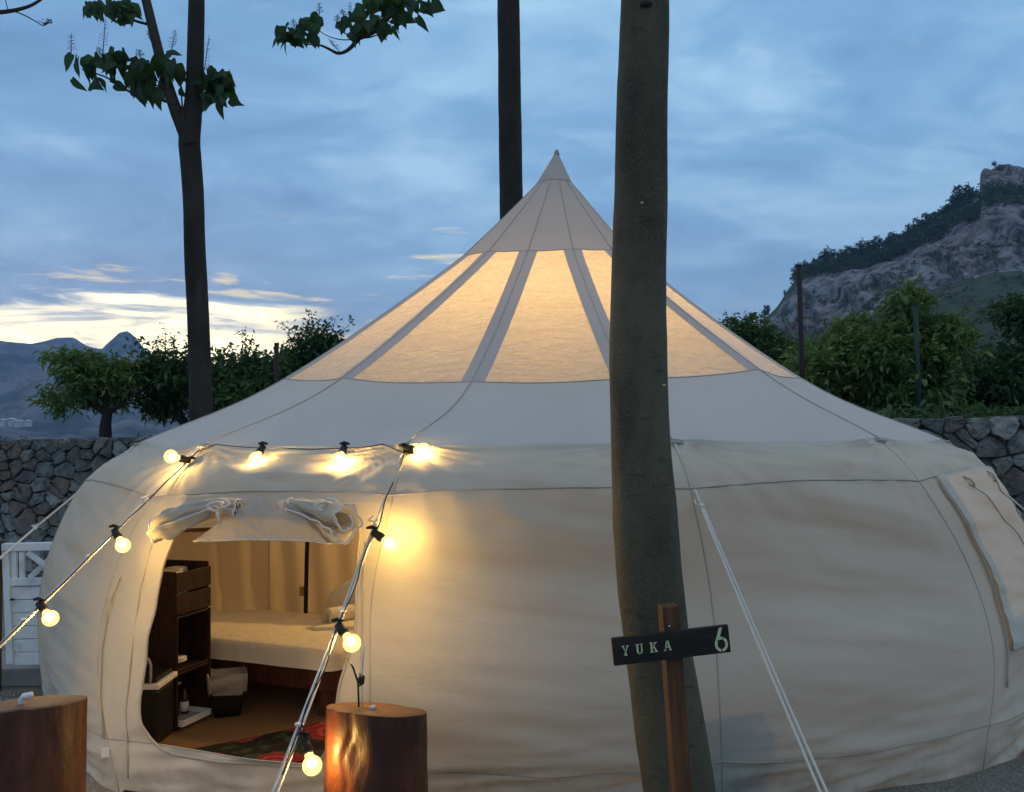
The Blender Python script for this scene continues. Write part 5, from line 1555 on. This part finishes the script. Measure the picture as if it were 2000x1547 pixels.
# ------------------------------------------------------------------ log stumps with fittings
def log(name, xl, xr, ytop, Y, slx, sly, label, seed, widen=1.06):
    a, b = at(xl, ytop, Y), at(xr, ytop, Y); r = (b.x - a.x) / 2; c = (a + b) / 2; zt_ = c.z
    e = empty(name, (c.x, Y, 0), label, 'log', 'varnished log stumps by the door'); n = 110; nz = 60; v = []; f = []
    for j in range(nz + 1):
        t = j / nz
        for k in range(n):
            an = 2 * PI * k / n; x, y = math.cos(an), math.sin(an)
            q = r * (1 + (widen - 1) * (1 - t)) * (1 + .05 * noise.noise(Vector((x * 1.2 + seed, y * 1.2, t * .9))) + .02 * noise.noise(Vector((x * 4 + seed, y * 4, t * 4))))
            kn = math.exp(-((an - 4.45) / .22) ** 2 - ((t - .78) / .10) ** 2); q *= 1 - .10 * kn * (seed == 2)
            crk = abs(((an - 4.30 - .10 * math.sin(t * 7) - .05 * math.sin(t * 23) + PI) % (2 * PI)) - PI); q *= 1 - .055 * math.exp(-(crk / .055) ** 2) * (seed == 2) * min(1, t * 3)
            q *= 1 + .007 * noise.noise(Vector((x * 9 + seed, y * 9, t * 1.6)))
            X, Yv = c.x + x * q - .012 * (1 - t), Y + y * q
            v.append((X, Yv, t * (zt_ + slx * (x * r) + sly * (y * r))))
    for j in range(nz):
        for k in range(n): p, q = j * n + k, j * n + (k + 1) % n; f.append((p, q, q + n, p + n))
    link('log_body', mesh('log_body', v, f, M_log), e)
    v2 = []; f2 = []
    for sc in (1, .97, .7, .35):
        for k in range(n):
            p = Vector(v[nz * n + k]); q = Vector((c.x, Y, zt_)).lerp(p, sc); q.z += (.003 if sc < 1 else 0) + .002 * noise.noise(q * 30); v2.append(q)
    for j in range(3):
        for k in range(n): p, q = j * n + k, j * n + (k + 1) % n; f2.append((p, q, q + n, p + n))
    f2.append(tuple(3 * n + k for k in range(n)))
    link('cut_face', mesh('cut_face', v2, f2, M_cut), e)
    return e, c, r


e, c, r = log('log_stump', 638, 833, 1386, 3.02, -.09, -.20, 'varnished log with a cracked side standing to the right of the door', 2)
p = at(728, 1383, 2.99); MB().lathe(p - UPZ * .022, UPZ, [(0, .013), (.028, .013), (.03, .011)], 14).make('metal_cap', M_metal, e)
e, c, r = log('log_stump', -62, 157, 1376, 2.55, .05, -.15, 'smooth varnished log at the left edge with a white hook on top', 5, 1.02)
p = at(42, 1374, 2.54); MB().tube([p - UPZ * .03, p + UPZ * .012, p + Vector((.006, 0, .020)), p + Vector((.03, 0, .024))], .009, 10).make('pipe_hook', M_white, e)

# supply cable from the log up to the last bulb
e = empty('supply_cable', at(700, 1380, 3.020), 'thin looped cable rising from the cracked log to a bulb', 'cable')
P = [at(701, 1386, 3.020), at(700, 1355, 3.040), at(699, 1332, 3.050), at(690, 1305, 3.000), at(680, 1286, 3.100)]
MB().tube(P, .0035, 6).make('cord', M_cable, e)
MB().tube([at(708, 1386, 3.020), at(707, 1350, 3.030), at(706, 1326, 3.040), at(709, 1290, 2.990), at(713, 1258, 3.010)], .003, 6).make('cord', M_rope, e)
m = MB().ball(at(704, 1328, 3.035), .010, 8, 6, (1, 1, 1.5)); m.tube([at(700, 1340, 3.035), at(709, 1335, 3.030), at(711, 1322, 3.030), at(702, 1316, 3.035)], .004, 6); m.make('knot', M_twig, e)

# ------------------------------------------------------------------ sign
YS = 2.33
pt_, pb_ = at(1305, 1181, YS + .03), at(1331, 1547, YS + .03); dn = (pb_ - pt_).normalized(); pe = pt_ + dn * ((pt_.z + .05) / -dn.z)
sign = empty('name_sign', (pe.x, pe.y, 0), 'dark wooden board reading YUKA 6 on a brown post', 'sign')
ps = dn.cross(Vector((0, 1, 0))).normalized()
if ps.x < 0: ps = -ps
yaw = Matrix.Rotation(R(-10), 3, dn); pfx = yaw @ ps; pfy = pfx.cross(dn).normalized()
MB().box((pt_ + pe) / 2, (pe - pt_) / 2, pfx * .0235, pfy * .021).make('post', M_post, sign, False, .003)
B = [at(1195.5, 1247, YS - .02), at(1424, 1221, YS + .0), at(1426, 1273.5, YS + .0), at(1199, 1302, YS - .02)]
sx = ((B[1] - B[0]) + (B[2] - B[3])) / 4; sc_ = (B[0] + B[1] + B[2] + B[3]) / 4; szv = ((B[0] - B[3]) + (B[1] - B[2])) / 4; sz_ = (szv - sx * (szv.dot(sx) / sx.dot(sx))); sn = sx.cross(sz_).normalized()
if sn.y > 0: sn = -sn
sc_ = sc_ - sn * .008
MB().box(sc_, sx, sz_, sn * .008).make('board', M_board, sign, False, .0015)
SU, SV = sx * 2, sz_ * 2; S0 = sc_ - sx - sz_ + sn * .0082


def sp_(u, w, o=0.0): return S0 + SU * u + SV * w + sn * o


asp = SV.length / SU.length


def glyph(nm, polys, u0, w0, gw, gh):
    """flat stencil shapes; polys in a unit cell"""
    m = MB()
    for pl in polys:
        n = len(pl); v = [sp_(u0 + x * gw, w0 + y * gh, .0002) for x, y in pl] + [sp_(u0 + x * gw, w0 + y * gh, .0011) for x, y in pl]
        m.add(v, [tuple(range(n, 2 * n)), tuple(reversed(range(n)))] + [(k, (k + 1) % n, (k + 1) % n + n, k + n) for k in range(n)])
    return m.make(nm, M_letter, sign, False)


GY = [[(0, 1), (.0, .92), (.12, .92), (.36, .50), (.42, .50), (.42, .64), (.30, .92), (.38, .92), (.38, 1)], [(.62, 1), (.62, .92), (.74, .92), (.52, .56), (.52, .42), (.60, .42), (.88, .92), (1, .92), (1, 1)],
      [(.36, .44), (.36, .08), (.26, .08), (.26, 0), (.74, 0), (.74, .08), (.62, .08), (.62, .40), (.55, .36), (.48, .36)]]
GU = [[(0, 1), (0, .92), (.10, .92), (.10, .26), (.20, .08), (.40, 0), (.44, 0), (.44, .10), (.36, .16), (.34, .30), (.34, .92), (.44, .92), (.44, 1)],
      [(.58, 1), (.58, .92), (.72, .92), (.72, .30), (.66, .16), (.54, .10), (.54, 0), (.70, .03), (.84, .14), (.88, .30), (.88, .92), (1, .92), (1, 1)]]
GK = [[(0, 1), (0, .92), (.10, .92), (.10, .08), (0, .08), (0, 0), (.44, 0), (.44, .08), (.34, .08), (.34, .92), (.44, .92), (.44, 1)],
      [(.58, 1), (.58, .92), (.70, .92), (.42, .56), (.42, .44), (.54, .54), (.86, .92), (1, .92), (1, 1)], [(.50, .44), (.72, .08), (.60, .08), (.60, 0), (1.04, 0), (1.04, .08), (.96, .08), (.66, .56)]]
GA = [[(-.04, 0), (-.04, .08), (.06, .08), (.36, 1), (.46, 1), (.46, .82), (.30, .38), (.22, .32), (.14, .08), (.26, .08), (.26, 0)],
      [(.54, 1), (.66, 1), (.96, .08), (1.04, .08), (1.04, 0), (.60, 0), (.60, .08), (.70, .08), (.64, .30), (.36, .30), (.38, .40), (.60, .40), (.54, .62)]]
for gl, u0 in ((GY, .075), (GU, .195), (GK, .315), (GA, .435)): glyph('letter', gl, u0, .335, .062, .36)


def arc(cx_, cy_, rx0, ry0, rx1, ry1, a0, a1, n=10):
    o = [(cx_ + rx1 * math.cos(R(a0 + (a1 - a0) * k / n)), cy_ + ry1 * math.sin(R(a0 + (a1 - a0) * k / n))) for k in range(n + 1)]
    return o + [(cx_ + rx0 * math.cos(R(a0 + (a1 - a0) * k / n)), cy_ + ry0 * math.sin(R(a0 + (a1 - a0) * k / n))) for k in range(n, -1, -1)]


G6 = [arc(.5, .31, .30, .20, .50, .31, -84, 62), arc(.5, .31, .30, .20, .50, .31, 142, 262), [(.06, .46), (.10, .50), (.44, 1.0), (.68, 1.0), (.66, .96), (.40, .56), (.30, .50)], arc(.5, .31, .30, .20, .50, .31, 72, 118, 5)]
glyph('numeral', G6, .868, .06, .112, .88)
MB().lathe(at(1307, 1223.5, YS + .006), pfy if pfy.y < 0 else -pfy, [(0, .0035), (.002, .0035), (.003, .001)], 10).make('screw', M_metal, sign)

# ------------------------------------------------------------------ loose gravel where the ground shows
pv = []; pf = []; octa = [(1, 0, 0), (-1, 0, 0), (0, 1, 0), (0, -1, 0), (0, 0, 1), (0, 0, -1)]; of = [(0, 2, 4), (2, 1, 4), (1, 3, 4), (3, 0, 4), (2, 0, 5), (1, 2, 5), (3, 1, 5), (0, 3, 5)]
rr = random.Random(9)


def in_tent(x, y): return math.hypot(x - CX, y - CY) < 2.98 and y > 3.7 or (abs(x - .2) < 2.2 and y > 3.62)


for x0, x1, y0, y1, n in ((.9, 3.6, 2.9, 5.2, 14000), (-2.6, -1.1, 2.9, 4.9, 6000), (-4.2, -2.3, 3.6, 5.25, 5000)):
    for k in range(n):
        x, y = rr.uniform(x0, x1), rr.uniform(y0, y1)
        if in_tent(x, y): continue
        s = rr.uniform(.004, .010); o = len(pv); a = rr.uniform(0, 6.3); ca, sa = math.cos(a), math.sin(a); q = [rr.uniform(.7, 1.3) for _ in range(3)]
        pv += [(x + (p[0] * q[0] * ca - p[1] * q[1] * sa) * s, y + (p[0] * q[0] * sa + p[1] * q[1] * ca) * s, s * .45 + p[2] * s * q[2] * .7) for p in octa]
        pf += [tuple(i + o for i in t) for t in of]
tag(link('gravel', mesh('gravel', pv, pf, M_pebble, False)), 'loose pale gravel round the foot of the tent', 'gravel', kind='stuff')

# ------------------------------------------------------------------ evening haze
HAZE = 0.00026
if HAZE:
    m = bpy.data.materials.new('evening_haze'); m.use_nodes = True; t = m.node_tree; t.nodes.clear(); gg = G(t)
    vo = gg.n('ShaderNodeVolumePrincipled'); vo.inputs['Color'].default_value = (.40, .62, 1, 1); vo.inputs['Density'].default_value = HAZE
    vo.inputs['Anisotropy'].default_value = .0
    oo = gg.n('ShaderNodeOutputMaterial'); gg.l(vo.outputs[0], oo.inputs['Volume'])
    hz = MB().abox(-3800, 3800, -3100, 3700, -60, 420).make('haze', m, None, False); hz['kind'] = 'stuff'
